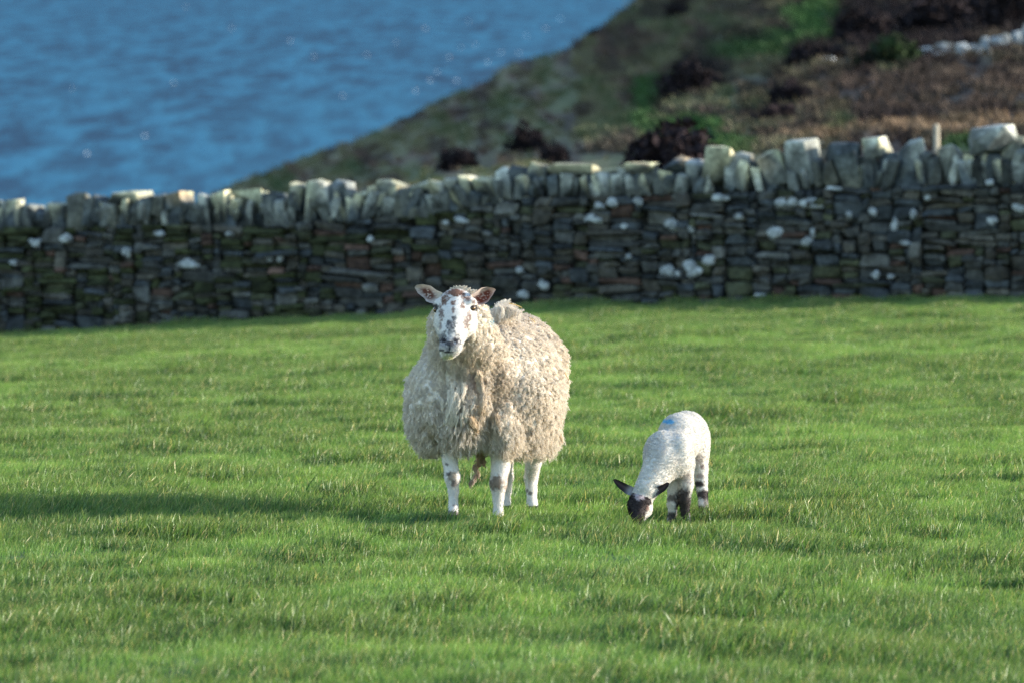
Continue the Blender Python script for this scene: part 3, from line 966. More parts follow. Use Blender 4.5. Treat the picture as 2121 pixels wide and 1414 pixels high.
# small white rock, ruined pale wall, fence post
q, t = on_hill(1714, 138)
dd = (q[1] - CY) / FPX
V_, F_ = hull(rock_points(brng, (34 * dd, 30 * dd, 17 * dd), 2.6, 18, .08))
ro = mesh_obj('rock', V_ + q + np.array([0, 0, 5 * dd]), F_, M_stone, None, q, np.tile((.62, .64, .64), (len(V_), 1)))
tag(ro, 'small white rock lying alone on the dark brown hillside', 'rock')
q0, _ = on_hill(2010, 118)
rw = empty('ruined_wall', q0, 'pale tumbled stone wall on the hillside at the right edge', 'wall')
for k in range(26):
    x = 1895 + 270 * (k / 25.0) + brng.normal(0, 5)
    y = 124 - 46 * (k / 25.0) ** 1.2 + brng.normal(0, 6)
    q, t = on_hill(x, y + 6)
    dd = (q[1] - CY) / FPX
    w, h = brng.uniform(14, 26) * dd, brng.uniform(18, 44) * dd * (0.55 + 0.6 * k / 25)
    V_, F_ = hull(rock_points(brng, (w, w, h), 3, 14, .12))
    mesh_obj('stone', V_ + q + np.array([0, 0, h * .3]), F_, M_stone, rw, q0, np.tile(np.array((.40, .44, .45)) * brng.uniform(.5, 1.0), (len(V_), 1)))
pY = 45.0
ptop = P(1940, 258, pY)
pbot = ptop - np.array([0, 0, 1.15])
PV, PF = [], []
for k, (zz, r_) in enumerate(((0, .036), (1.12, .034), (1.15, .024))):
    for j in range(8):
        an = j * math.pi / 4
        PV.append(pbot + np.array([r_ * math.cos(an) + 0.004 * math.sin(k * 3), r_ * math.sin(an), zz]))
for k in range(2):
    for j in range(8):
        PF.append((k * 8 + j, k * 8 + (j + 1) % 8, k * 8 + 8 + (j + 1) % 8, k * 8 + 8 + j))
PF.append(tuple(range(16, 24)))
po = mesh_obj('fence_post', PV, PF, M_stem, None, pbot, np.tile((.42, .38, .30), (len(PV), 1)))
tag(po, 'thin pale wooden post standing behind the wall near the right edge', 'post')

# white caps and sun glints on the sea, glints painted as white meshes
WC = [(945, 168, 15, 7), (1037, 110, 9, 7), (1074, 110, 9, 7), (905, 150, 10, 6), (890, 168, 8, 5), (360, 172, 9, 6), (385, 15, 8, 5), (955, 100, 8, 5), (180, 320, 12, 5), (300, 283, 10, 5), (600, 85, 14, 5), (480, 60, 12, 4), (150, 185, 7, 5), (970, 45, 8, 6), (650, 118, 10, 4), (760, 115, 10, 4), (880, 60, 14, 3), (1130, 60, 14, 3), (1010, 130, 10, 4), (985, 95, 9, 4), (1090, 75, 10, 4), (860, 190, 10, 4), (930, 120, 9, 4), (1160, 40, 12, 4), (820, 90, 10, 4), (710, 200, 10, 4)]
VV, FF = [], []
for (x, y, rx, ry) in WC:
    sl_ = (_s - (707 - y) / FPX * _c) / (_c + (707 - y) / FPX * _s)
    Yd = CY + 60.0 / sl_
    c = P(x, y, Yd)
    mx = FPX / (Yd - CY)
    a = rx * 0.34 / mx
    b = a * 4.0
    b0 = len(VV)
    for j in range(10):
        an = j * 2 * math.pi / 10; k = brng.uniform(.5, 1.1)
        VV.append((c[0] + a * k * math.cos(an), Yd + b * k * math.sin(an), SEA_Z + 0.05))
    VV.append((c[0], Yd, SEA_Z + 0.45))
    for j in range(10):
        FF.append((b0 + j, b0 + (j + 1) % 10, b0 + 10))
fm, nt, b, out = new_mat('foam_glint')
b.inputs['Base Color'].default_value = (.75, .78, .8, 1); b.inputs['Roughness'].default_value = .7
fo = mesh_obj('caps_glints', VV, FF, fm)
tag(fo, 'scattered white caps and painted sun glints on the blue sea', kind='stuff')

# ------------------------------------------------------------------ the ewe
EW = on_ground(1015, 1082)
def g_at(px, Y):
    q = P(px, 1060, Y)
    return np.array([q[0], Y, float(ground_z(q[0], Y))])
EY = EW[1]
def E(px, py, y): return P(px, py, EY + y)
ewe = empty('ewe', EW, 'woolly ewe with brown and white blotched face standing and looking at the camera', 'sheep')

# head frame
HO = E(939, 613, -0.22); HN = E(930, 712, -0.37)
hu = (HN - HO); HL = np.linalg.norm(hu); hu /= HL
hv = np.array([0.968, -0.25, 0.0]); hv -= hu * (hv @ hu); hv /= np.linalg.norm(hv)
hw_ = np.cross(hv, hu)
if hw_[1] > 0: hw_ = -hw_
def HP(u, v, w): return HO + hu * u + hv * v + hw_ * w
eyeL, eyeR = HP(.038, -.093, -.048), HP(.040, .086, -.045)

def fleece_sdf(p):
    d = smin(ell(p, E(1012, 788, .45), (.310, .52, .285)), ell(p, E(1062, 774, .85), (.245, .28, .272)), .08)
    d = smin(d, ell(p, E(907, 834, .12), (.138, .27, .205)), .06)
    d = smin(d, ell(p, E(1076, 828, .28), (.188, .33, .232)), .05)
    d = smin(d, ell(p, E(953, 845, -.02), (.140, .16, .175)), .016)
    d = smin(d, ell(p, E(1040, 872, .02), (.085, .13, .135)), .016)
    d = smin(d, cap(p, E(985, 790, .05), E(955, 672, -.10), .17, .125), .05)
    d = smin(d, cap(p, E(1040, 765, -.03), E(1026, 805, -.07), .030, .034), .012)
    d = smin(d, cap(p, E(1034, 815, -.03), E(1020, 862, -.07), .034, .022), .012)
    d = smin(d, cap(p, E(1010, 770, -.09), E(1000, 840, -.15), .022, .024), .012)
    d = smin(d, ell(p, E(1125, 890, .75), (.080, .11, .085)), .04)
    return d
def fleece_full(p):
    d = fleece_sdf(p)
    n = fbm(p * np.array([30, 30, 22]), 51, 2)
    n2 = vnoise(p * 9, 54)
    # keep wool off the face
    face = cap(p, HP(-.02, 0, -.03), HP(.28, -.01, -.04), .124, .078)
    d = d + 0.010 * n + 0.014 * n2
    return np.maximum(d, -(face))
fc_lo = np.minimum(E(800, 960, -.45), E(800, 960, 1.3)); fc_hi = np.maximum(E(1230, 590, 1.3), E(1230, 590, -.45))
FV, FF_ = surface_net(fleece_full, fc_lo - .03, fc_hi + .03, 0.0060)
def worley(p, cell, seed):
    w = p / cell + .45 * np.stack([vnoise(p * 30, seed + 1), vnoise(p * 30, seed + 2), vnoise(p * 30, seed + 3)], -1)
    i0 = np.floor(w).astype(np.int64)
    best = np.full(len(p), 9.0); bid = np.zeros((len(p), 3), np.int64)
    for dx in (-1, 0, 1):
        for dy in (-1, 0, 1):
            for dz in (-1, 0, 1):
                c = i0 + np.array([dx, dy, dz])
                f = c + .5 + .42 * np.stack([_hash(c[:, 0], c[:, 1], c[:, 2], seed + k) for k in (5, 6, 7)], -1)
                d = np.linalg.norm(w - f, axis=1)
                m = d < best
                best[m] = d[m]; bid[m] = c[m]
    return best, bid
CELL = np.array([.034, .034, .048])
FN = vert_normals(FV, FF_)
_f1, _ = worley(FV, CELL, 300)
_f2, _ = worley(FV, CELL * .5, 340)
_am = 1 - .55 * (sstep(1000, 1040, proj(FV)[0]) * (1 - sstep(660, 760, proj(FV)[1])))
FV = FV + FN * (_am * (.014 * (1 - 1.6 * _f1 ** 2) + .004 * (1 - 1.6 * _f2 ** 2)))[:, None]
FN = vert_normals(FV, FF_)

legs = [ # px, py, y, radius chains from body to foot ; ewe right front, left front, left hind, right hind
    [(926, 905, .02, .058), (932, 950, 0.0, .034), (937, 984, -.015, .0362), (939, 1012, -.002, .0228), (939, 1042, -.002, .0205), (938, 1060, -.02, .027)],
    [(1040, 905, .05, .065), (1037, 960, .03, .043), (1032, 992, .012, .0400), (1032, 1022, .028, .0240), (1032, 1045, .03, .0215), (1032, 1058, .02, .028)],
    [(1110, 900, .78, .085), (1105, 955, .80, .038), (1100, 985, .86, .033), (1101, 1012, .84, .0245), (1102, 1034, .82, .023), (1103, 1044, .80, .027)],
    [(1040, 900, .82, .085), (1046, 955, .84, .038), (1049, 985, .90, .033), (1048, 1012, .88, .0245), (1047, 1034, .86, .023), (1046, 1044, .84, .027)]]
legpts = []
for L_ in legs:
    pts = [(E(a, b, y), r * .93) for (a, b, y, r) in L_]
    gq = g_at(L_[-1][0], EY + L_[-1][2])
    last = pts[-1][0].copy()
    z_end = gq[2] + 0.022
    # stretch the lower joints so the foot meets the turf
    zt = pts[0][0][2]; k = (zt - z_end) / (zt - last[2])
    npts = []
    for (q, r) in pts:
        q = q.copy(); q[2] = zt - (zt - q[2]) * k; npts.append((q, r))
    legpts.append(npts)

NOS = [HP(.248, -.019, .012), HP(.248, .019, .012)]
def body_sdf(p):
    d = ell(p, E(1012, 785, .45), (.24, .46, .22))
    d = smin(d, cap(p, E(985, 780, .05), E(952, 668, -.08), .12, .085), .05)
    for L_ in legpts:
        dl = None
        for (a, ra), (b, rb) in zip(L_[:-1], L_[1:]):
            c = cap(p, a, b, ra, rb)
            dl = c if dl is None else smin(dl, c, .012)
        d = smin(d, dl, .03)
    # head
    h = cap(p, HP(.012, -.004, -.088), HP(.085, -.002, -.074), .090, .081)
    h = smin(h, cap(p, HP(.085, 0, -.062), HP(.175, 0, -.048), .070, .055), .03)
    h = smin(h, cap(p, HP(.175, 0, -.047), HP(.243, 0, -.043), .054, .047), .02)
    h = smin(h, cap(p, HP(.06, 0, -.13), HP(.228, -.022, -.092), .062, .036), .035)   # jaw
    for sgn in (-1, 1):
        h = smin(h, ell(p, HP(.085, sgn * .052, -.10), (.045, .05, .07)), .03)    # cheek
        h = smin(h, ell(p, HP(.018, sgn * .076, -.044), (.026, .026, .026)), .025)  # brow
        h = smin(h, ell(p, HP(.248, sgn * .027, -.036), (.024, .024, .026)), .015)  # upper lip
    h = smin(h, ell(p, HP(.256, -.030, -.080), (.028, .030, .024)), .02)               # chin
    d = smin(d, h, .03)
    # nostrils, mouth, eye sockets, philtrum
    for nn in NOS:
        q = p - nn
        d = d + 0.014 * np.exp(-((q @ hv) ** 2 / .010 ** 2 + (q @ hu) ** 2 / .007 ** 2 + (q @ hw_) ** 2 / .02 ** 2))
    q = p - HO
    qu, qv, qw = q @ hu, q @ hv, q @ hw_
    mouth = (qw + .068 + 3.0 * qv ** 2)
    d = d + 0.009 * np.exp(-(mouth / .0045) ** 2) * sstep(.215, .245, qu)
    d = d + 0.006 * np.exp(-(qv / .003) ** 2) * sstep(.245, .255, qu) * sstep(-.06, -.04, qw)
    for ec in (eyeL, eyeR):
        r2 = ((p - ec) ** 2).sum(-1)
        d = d + 0.007 * np.exp(-r2 / .017 ** 2)
    return d
lo_ = np.min([q for L_ in legpts for (q, r) in L_], axis=0); 
b_lo = np.array([fc_lo[0] - .02, fc_lo[1] - .12, lo_[2] - .05]); b_hi = fc_hi + .02
BV, BF = surface_net(body_sdf, b_lo, b_hi, 0.0042)
BN = vert_normals(BV, BF)
bpx, bpy_ = proj(BV)
WHT = np.array((.74, .71, .67))
bc = np.tile(WHT, (len(BV), 1))
BRN, GRB, BLK, GRYc, GRNc = (.19, .105, .075), (.26, .20, .18), (.035, .033, .04), (.27, .26, .28), (.46, .52, .17)
def c8(cx, cy, rx, ry, c, a): return (840 + cx / 6.733, 570 + cy / 6.733, rx / 6.733, ry / 6.733, c, a)
face = [c8(690, 245, 130, 55, BRN, 1), c8(800, 300, 34, 42, BRN, .9), c8(540, 350, 50, 68, BRN, .85), c8(600, 320, 24, 34, BRN, .7), c8(665, 385, 38, 38, BRN, .85), c8(800, 420, 36, 55, BRN, .75), c8(870, 335, 42, 44, BRN, .8), c8(950, 375, 34, 34, BRN, .7),
        c8(500, 540, 36, 95, GRB, .85), c8(488, 690, 20, 70, GRB, .7), c8(482, 430, 22, 45, GRB, .8), c8(850, 660, 46, 110, GRB, .85), c8(880, 545, 32, 65, GRB, .75), c8(905, 590, 16, 44, GRB, .7),
        c8(665, 480, 22, 44, BRN, .7), c8(680, 600, 38, 34, BLK, .65), c8(635, 690, 72, 78, BLK, .72), c8(625, 785, 62, 44, BLK, .5),
        c8(610, 960, 150, 110, GRYc, .75), c8(520, 860, 50, 70, BLK, .6), c8(735, 890, 50, 85, BLK, .55), c8(545, 905, 34, 34, BLK, .95), c8(705, 905, 38, 30, BLK, .95), c8(618, 955, 62, 36, BLK, .85), c8(617, 1015, 9, 45, BLK, .9),
        c8(500, 1045, 45, 14, BLK, .8), c8(570, 1068, 60, 13, BLK, .9), c8(640, 1066, 50, 12, BLK, .7),
        c8(590, 1135, 80, 34, GRNc, .5), c8(425, 440, 50, 48, BLK, .95), c8(962, 462, 52, 42, BLK, .92)]
head_m = ((BV - HO) @ hu > -.08) & (bpy_ < 760) & (BN[:, 1] < 0.35)
idx = np.where(head_m)[0]
clean = bc[idx].copy()
bc[idx] = paint(bc[idx], bpx[idx], bpy_[idx], face, 0.6, 44, 0.30)
spk = sstep(-.45, .05, vnoise(BV[idx] * 170, 48) + .35 * vnoise(BV[idx] * 60, 49))[:, None]
keep_dark = (bc[idx].mean(1) < .14)[:, None]
bc[idx] = np.where(keep_dark, bc[idx], clean + (bc[idx] - clean) * (.74 + .42 * spk))
leg_b = [(936, 985, 11, 10, (.30, .25, .19), .9), (941, 1000, 7, 8, (.09, .07, .07), .8), (929, 980, 5, 4, (.08, .07, .07), .8), (926, 961, 4, 3, (.12, .10, .1), .8), (940, 1045, 3, 3, (.1, .1, .11), .7), (938, 1062, 16, 6, (.10, .09, .09), .85),
         (1028, 999, 14, 15, (.20, .145, .10), .9), (1098, 1020, 4, 4, (.12, .10, .1), .8), (1092, 1015, 3, 4, (.12, .10, .1), .7), (1049, 1000, 7, 20, (.45, .33, .25), .5), (1096, 995, 3, 18, (.45, .38, .32), .5)]
legm = np.where(bpy_ > 945)[0]
bc[legm] = paint(bc[legm], bpx[legm], bpy_[legm], leg_b, 0.5, 46, 0.3)
bc *= (1 - 0.10 * (vnoise(BV * 150, 8)[:, None] * .5 + .5))
ebody = mesh_obj('body', BV, BF, M_coat, ewe, EW, np.clip(bc, .02, .85), smooth=True)

def fuzz(V_, F_, N_, C_, count, length, rad, rng, sel):
    T = np.concatenate([F_[:, [0, 1, 2]], F_[:, [0, 2, 3]]])
    T = T[sel[T].all(1)]
    ar = np.linalg.norm(np.cross(V_[T[:, 1]] - V_[T[:, 0]], V_[T[:, 2]] - V_[T[:, 0]]), axis=1)
    k = rng.choice(len(T), count, p=ar / ar.sum())
    w = rng.dirichlet((1, 1, 1), count)[..., None]
    p = (V_[T[k]] * w).sum(1); n = (N_[T[k]] * w).sum(1); c = (C_[T[k]] * w).sum(1)
    ax = n * .55 + np.array([0, 0, -.7]) + rng.normal(0, .22, (count, 3)); ax /= np.linalg.norm(ax, axis=1, keepdims=True)
    l = (length * rng.uniform(.5, 1.3, count))[:, None]
    return np.stack([p - n * .001, p + ax * l * .5 + n * .001, p + ax * l], 1), rad * np.array([1, .8, .3]), c * rng.uniform(.88, 1.06, (count, 1))
sel_ = ((bpy_ > 930) | (head_m & (bpy_ < 745))) & (np.minimum(((BV - eyeL) ** 2).sum(1), ((BV - eyeR) ** 2).sum(1)) > .022 ** 2)
pts, r, cols = fuzz(BV, BF, BN, np.clip(bc, .02, .85), 36000, .006, .00045, np.random.default_rng(31), sel_)
coat_hair = (pts, r, cols)

# hooves
for L_ in legpts:
    q, r = L_[-1]
    for sgn in (-1, 1):
        V_, F_ = hull([q + np.array([sgn * .014 + a_ * .0135, b_ * .03 - .012 * (1 if c_ < 0 else 0) - .006, -.014 + c_ * .022 - (.004 if b_ < 0 else 0)]) for a_ in (-1, -.5, .5, 1) for b_ in (-1, -.4, .6) for c_ in (-1, 1)])
        mesh_obj('hoof', V_, F_, M_hoof, ewe, EW, np.tile((.06, .055, .055), (len(V_), 1)))

# eyes: ball with amber iris and a slot pupil
def eye(center, out_dir, up, r, parent, origin, iris=(.17, .085, .022)):
    n1_, n2_ = 20, 28
    out_dir = out_dir / np.linalg.norm(out_dir)
    side = np.cross(up, out_dir); side /= np.linalg.norm(side); up2 = np.cross(out_dir, side)
    V_, C_, F_ = [], [], []
    for a_ in range(n1_ + 1):
        th = math.pi * a_ / n1_
        for b_ in range(n2_):
            ph = 2 * math.pi * b_ / n2_
            l = np.array([math.sin(th) * math.cos(ph), math.sin(th) * math.sin(ph), math.cos(th)])
            V_.append(center + r * (side * l[0] + up2 * l[1] + out_dir * l[2]))
            if abs(l[1]) < .20 and abs(l[0]) < .50 and l[2] > 0: c = (.008, .008, .01)
            elif math.sin(th) < .66 and l[2] > 0 and l[1] < .38: c = iris
            else: c = (.03, .022, .02)
            C_.append(c)
    for a_ in range(n1_):
        for b_ in range(n2_):
            b2 = (b_ + 1) % n2_
            F_.append((a_ * n2_ + b_, (a_ + 1) * n2_ + b_, (a_ + 1) * n2_ + b2, a_ * n2_ + b2))
    return mesh_obj('eye', V_, F_, M_eye, parent, origin, np.array(C_), smooth=True)
eye(HP(.040, -.086, -.046), -hv * .75 + hw_ * .75 + np.array([0, -.3, 0]), np.array([0, 0, 1.]), .0150, ewe, EW)
eye(HP(.042, .083, -.046), hv * .65 + hw_ * .75 + np.array([0, -.3, 0]), np.array([0, 0, 1.]), .0150, ewe, EW)

# ears: cupped leaves with thickness
def resample(poly, n):
    poly = np.array(poly, float)
    s = np.concatenate([[0], np.cumsum(np.linalg.norm(np.diff(poly, axis=0), axis=1))]); s /= s[-1]
    t = np.linspace(0, 1, n)
    return np.stack([np.interp(t, s, poly[:, k]) for k in range(poly.shape[1])], 1)
def ear(upper, lower, cup, thick, colf, parent, origin, name='ear'):
    n, m = 22, 13
    U, L_ = resample(upper, n), resample(lower, n)
    V_, C_, F_ = [], [], []
    for side in (0, 1):
        for a_ in range(n):
            for b_ in range(m):
                t = b_ / (m - 1)
                q = U[a_] * (1 - t) + L_[a_] * t
                s = a_ / (n - 1)
                prof = (4 * t * (1 - t)) ** 0.7 * min(1, (1 - s) * 3 + .15)
                q = q + np.array([0, cup * prof + side * thick * (0.35 + 0.65 * prof), 0])
                V_.append(q); C_.append(colf(s, t, side))
    o_ = n * m
    for a_ in range(n - 1):
        for b_ in range(m - 1):
            i0 = a_ * m + b_
            F_.append((i0, i0 + 1, i0 + m + 1, i0 + m)); F_.append((o_ + i0, o_ + i0 + m, o_ + i0 + m + 1, o_ + i0 + 1))
        for b_ in (0, m - 1):
            i0 = a_ * m + b_
            F_.append((i0, i0 + m, o_ + i0 + m, o_ + i0))
    for b_ in range(m - 1):
        for a_ in (0, n - 1):
            i0 = a_ * m + b_
            F_.append((i0, i0 + 1, o_ + i0 + 1, o_ + i0))
    return mesh_obj(name, V_, F_, M_ear, parent, origin, np.array(C_), smooth=True)
def ec8(pts, ys): return [E(840 + a_ / 6.733, 570 + b_ / 6.733, y) for (a_, b_), y in zip(pts, ys)]
erng = np.random.default_rng(4)
def ear_col_l(s, t, side):
    if side: return (.62, .55, .50)
    k = math.exp(-((s - .42) / .30) ** 2 - ((t - .55) / .32) ** 2)
    k = min(1, k * 1.6) * (1 if erng.random() < .85 else .3)
    w = np.array((.72, .66, .60)) * erng.uniform(.85, 1)
    return w * (1 - k) + np.array((.13, .06, .045)) * k
def ear_col_r(s, t, side):
    if side: return (.62, .52, .46)
    k = math.exp(-((s - .42) / .34) ** 4 - ((t - .6) / .33) ** 4)
    k = min(1, k * 1.4) * (1 if erng.random() < .85 else .4)
    w = np.array((.62, .52, .47)) * erng.uniform(.85, 1)
    return w * (1 - k) + np.array((.16, .05, .035)) * k
ear(ec8([(520, 250), (430, 210), (350, 150), (240, 128), (150, 140), (125, 168)], [-.20, -.18, -.165, -.15, -.14, -.135]),
    ec8([(420, 405), (330, 385), (285, 365), (262, 322), (170, 252), (125, 170)], [-.20, -.19, -.18, -.165, -.15, -.135]), .030, .010, ear_col_l, ewe, EW)
ear(ec8([(905, 280), (990, 225), (1050, 182), (1130, 166), (1230, 182), (1258, 205)], [-.22, -.21, -.20, -.185, -.18, -.175]),
    ec8([(965, 400), (1010, 425), (1080, 412), (1150, 375), (1215, 280), (1258, 207)], [-.22, -.22, -.21, -.20, -.19, -.175]), .034, .010, ear_col_r, ewe, EW)

# fleece skin
fpx, fpy = proj(FV)
def wool_colour(p, px, py, rng):
    n = fbm(p * 6, 71, 3)[:, None]
    c = np.array((.74, .67, .57)) + n * np.array((.07, .08, .09))
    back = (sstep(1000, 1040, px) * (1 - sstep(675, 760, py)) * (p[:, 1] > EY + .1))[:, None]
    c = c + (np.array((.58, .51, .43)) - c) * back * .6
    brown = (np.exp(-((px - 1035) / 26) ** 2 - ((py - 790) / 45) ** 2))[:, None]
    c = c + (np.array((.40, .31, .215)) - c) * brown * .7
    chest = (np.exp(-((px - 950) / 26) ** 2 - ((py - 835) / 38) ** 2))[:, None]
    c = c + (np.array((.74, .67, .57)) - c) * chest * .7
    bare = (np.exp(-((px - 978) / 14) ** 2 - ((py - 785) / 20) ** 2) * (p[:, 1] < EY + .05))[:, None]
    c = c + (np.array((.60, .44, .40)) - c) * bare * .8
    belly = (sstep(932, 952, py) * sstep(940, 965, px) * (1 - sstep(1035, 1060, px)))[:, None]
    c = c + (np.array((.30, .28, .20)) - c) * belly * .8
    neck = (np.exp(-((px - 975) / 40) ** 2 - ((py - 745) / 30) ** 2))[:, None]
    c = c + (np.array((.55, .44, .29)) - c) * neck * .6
    blue = (np.exp(-((px - 1018) / 7) ** 2 - ((py - 664) / 4) ** 2))[:, None]
    c = c + (np.array((.03, .32, .48)) - c) * blue * .85
    return np.clip(c, .03, .8)
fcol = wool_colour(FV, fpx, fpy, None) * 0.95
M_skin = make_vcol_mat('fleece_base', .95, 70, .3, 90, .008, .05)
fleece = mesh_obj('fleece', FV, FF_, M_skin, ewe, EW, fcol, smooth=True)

# wool locks: strands gathered into curly staples
def grow_wool(V_, F_, N_, nlock, per, length, curl, rad, rng, colf, keep=None, down=.65, k=10, spread=.0055, turns=(.9, 2.0)):
    p, n = sample_surface(V_, F_, N_, nlock, rng)
    if keep is not None:
        m = keep(p, n); p, n = p[m], n[m]
    nl = len(p)
    gdir = np.array([0, 0, -1.0]) - n * (n @ np.array([0, 0, -1.0]))[:, None]
    sw = np.stack([vnoise(p * 11 + 3, 81), vnoise(p * 11 + 9, 83), vnoise(p * 11 + 15, 85)], 1)
    ax = n * .75 + gdir * down + sw * .8 + rng.normal(0, .12, (nl, 3))
    ax /= np.linalg.norm(ax, axis=1, keepdims=True)
    Ln = length(p, n) * rng.uniform(.7, 1.25, nl)
    # neighbouring locks lean together into staples
    _, cid_ = worley(p, CELL * .5, 340)
    _, inv = np.unique(cid_, axis=0, return_inverse=True)
    inv = inv.ravel(); ncl = inv.max() + 1
    cn = np.bincount(inv, minlength=ncl)[:, None]
    mp_ = np.stack([np.bincount(inv, p[:, q_], ncl) for q_ in range(3)], 1) / cn
    ma_ = np.stack([np.bincount(inv, ax[:, q_], ncl) for q_ in range(3)], 1) / cn
    csh = rng.uniform(.86, 1.08, ncl); cln = rng.uniform(.75, 1.3, ncl)
    tip = p + ax * Ln[:, None]
    tip = tip * .62 + .38 * (mp_ + ma_ * 1.05 * Ln.mean())[inv]
    ax = tip - p
    Ln = np.linalg.norm(ax, axis=1) * cln[inv]
    ax /= np.linalg.norm(ax, axis=1, keepdims=True)
    e1 = np.cross(ax, np.array([0.31, 0.2, .93])); e1 /= np.linalg.norm(e1, axis=1, keepdims=True)
    e2 = np.cross(ax, e1)
    ph = rng.uniform(0, 6.28, nl); tr = rng.uniform(*turns, nl) * np.where(rng.random(nl) < .5, 1, -1)
    ca = curl * rng.uniform(.6, 1.4, nl)
    px, py = proj(p)
    base = colf(p, px, py, rng) * rng.uniform(.88, 1.1, (nl, 1)) * csh[inv][:, None]
    s = np.linspace(0, 1, k)
    rep = lambda a: np.repeat(a, per, axis=0)
    off = rng.normal(0, spread, (nl * per, 2))
    A_, E1, E2, P0 = rep(ax), rep(e1), rep(e2), rep(p - n * .004)
    L2 = rep(Ln) * rng.uniform(.75, 1.1, nl * per)
    PH = rep(ph) + rng.normal(0, .45, nl * per); TR = rep(tr); CA = rep(ca) * rng.uniform(.7, 1.3, nl * per)
    pts = np.zeros((nl * per, k, 3))
    for j, t in enumerate(s):
        amp = CA * math.sqrt(t)
        an = PH + TR * 6.283 * t
        w = (1 - .85 * t)
        pts[:, j] = P0 + A_ * (L2 * t)[:, None] + E1 * (off[:, 0] * w + amp * np.cos(an))[:, None] + E2 * (off[:, 1] * w + amp * np.sin(an))[:, None]
        pts[:, j, 2] -= L2 * .22 * t * t
    cols = rep(base) * rng.uniform(.9, 1.08, (nl * per, 1))
    r = rad * (1 - .72 * s)
    return pts, r, np.clip(cols, .02, .85)
wr = np.random.default_rng(8)
campos = np.array([0, CY, CZ])
def vis_keep(p, n):
    v = campos - p; v /= np.linalg.norm(v, axis=1, keepdims=True)
    f = (n * v).sum(1)
    facegap = cap(p, HP(-.02, 0, -.03), HP(.28, -.01, -.06), .116, .072)
    return (facegap > .012) & ((f > -.35) | (wr.random(len(p)) < .25))
def wl(p, n):
    px, py = proj(p)
    L_ = .022 + .014 * sstep(800, 930, py) + .014 * np.exp(-((px - 945) / 45) ** 2 - ((py - 860) / 60) ** 2) - .006 * sstep(1000, 1040, px) * (1 - sstep(660, 740, py))
    L_ = L_ + .02 * np.exp(-((px - 1135) / 25) ** 2 - ((py - 925) / 25) ** 2) + .02 * np.exp(-((px - 960) / 40) ** 2 - ((py - 900) / 40) ** 2)
    return L_
pts, r, cols = grow_wool(FV, FF_, FN, 28000, 10, wl, .0050, .00070, wr, wool_colour, vis_keep)
hair_obj('wool_locks', pts, r, cols, M_wool, fleece, EW)

hair_obj('coat_hair', coat_hair[0], coat_hair[1], coat_hair[2], M_wool, ebody, EW)

# named wisps: hanging locks, twisted strands, poll tuft
def hit(px, py):
    ys_ = EY + np.linspace(-.7, 1.2, 400)
    q = np.array([P(px, py, y) for y in ys_])
    d = fleece_sdf(q)
    k = np.argmax(d < 0.005)
    return q[k] if (d < 0.005).any() else P(px, py, EY)
def wisp(path, n, spread, colour, rng, k=14, taper=.75, lift=.022):
    q = resample(path, k)
    pts = np.zeros((n, k, 3)); s = np.linspace(0, 1, k)
    off = rng.normal(0, spread, (n, 3)); ph = rng.uniform(0, 6.28, n)
    for j in range(k):
        pts[:, j] = q[j] + off * (1 - taper * s[j]) + np.stack([np.cos(ph + s[j] * 14), 0 * ph, np.sin(ph + s[j] * 14)], 1) * spread * .35
        pts[:, j, 1] -= lift
    return pts, np.tile(np.array(colour), (n, 1)) * rng.uniform(.85, 1.12, (n, 1))
WP, WCc = [], []
def add_wisp(pxs, n, spread, colour, lift=.03, y=None):
    path = [hit(a_, b_) if y is None else E(a_, b_, y) for (a_, b_) in pxs]
    p_, c_ = wisp(path, n, spread, colour, wr, lift=lift)
    WP.append(p_); WCc.append(c_)
CREAM, BROWNW, DIRT = (.80, .74, .64), (.50, .39, .28), (.42, .32, .26)
add_wisp([(943, 812), (938, 830), (932, 850), (923, 872), (914, 881), (907, 882)], 90, .0042, (.78, .72, .62), .035)
for _ in range(46):
    x, y = wr.normal(942, 14), wr.uniform(792, 875)
    add_wisp([(x, y), (x - 2 + wr.normal(0, 3), y + 10), (x - 5 + wr.normal(0, 4), y + 21 + wr.uniform(0, 8))], 30, .0042, (.76, .70, .60), .030)
for _ in range(34):
    t = wr.random(); x = np.interp(t, [0, .35, .6, 1], [988, 1003, 998, 999]) + wr.normal(0, 3); y = 762 + 135 * t
    add_wisp([(x, y), (x + wr.normal(1, 3), y + 10), (x + wr.normal(0, 4), y + 22)], 34, .0045, np.array((.64, .54, .42)) * wr.uniform(.8, 1.1), .03)
add_wisp([(1030, 860), (1034, 880), (1037, 892)], 120, .006, (.55, .45, .34))
add_wisp([(975, 865), (985, 885), (990, 903), (985, 915)], 140, .009, (.62, .50, .36))
add_wisp([(1010, 880), (1013, 900), (1018, 912)], 140, .008, (.55, .47, .36))
for (a_, b_, n_) in ((905, 915, 5), (925, 925, 5), (945, 930, 5), (965, 928, 5), (985, 925, 5), (1005, 915, 5)):
    for _ in range(n_):
        x, y = a_ + wr.normal(0, 9), b_ + wr.normal(0, 6)
        add_wisp([(x, y - 18), (x - 2, y), (x - 5 + wr.normal(0, 3), y + 14)], 45, .006, (.66, .57, .45), .02)
for _ in range(26):
    x, y = wr.uniform(1105, 1158), wr.uniform(893, 920)
    add_wisp([(x, y - 12), (x + 3, y + 4), (x + 1 + wr.normal(0, 3), y + 20)], 50, .006, (.64, .53, .40), .005, .70)
for _ in range(14):
    x = wr.uniform(870, 905)
    add_wisp([(x, 925), (x, 938), (x + wr.normal(0, 4), 948)], 45, .006, (.66, .60, .52), .005, .15)
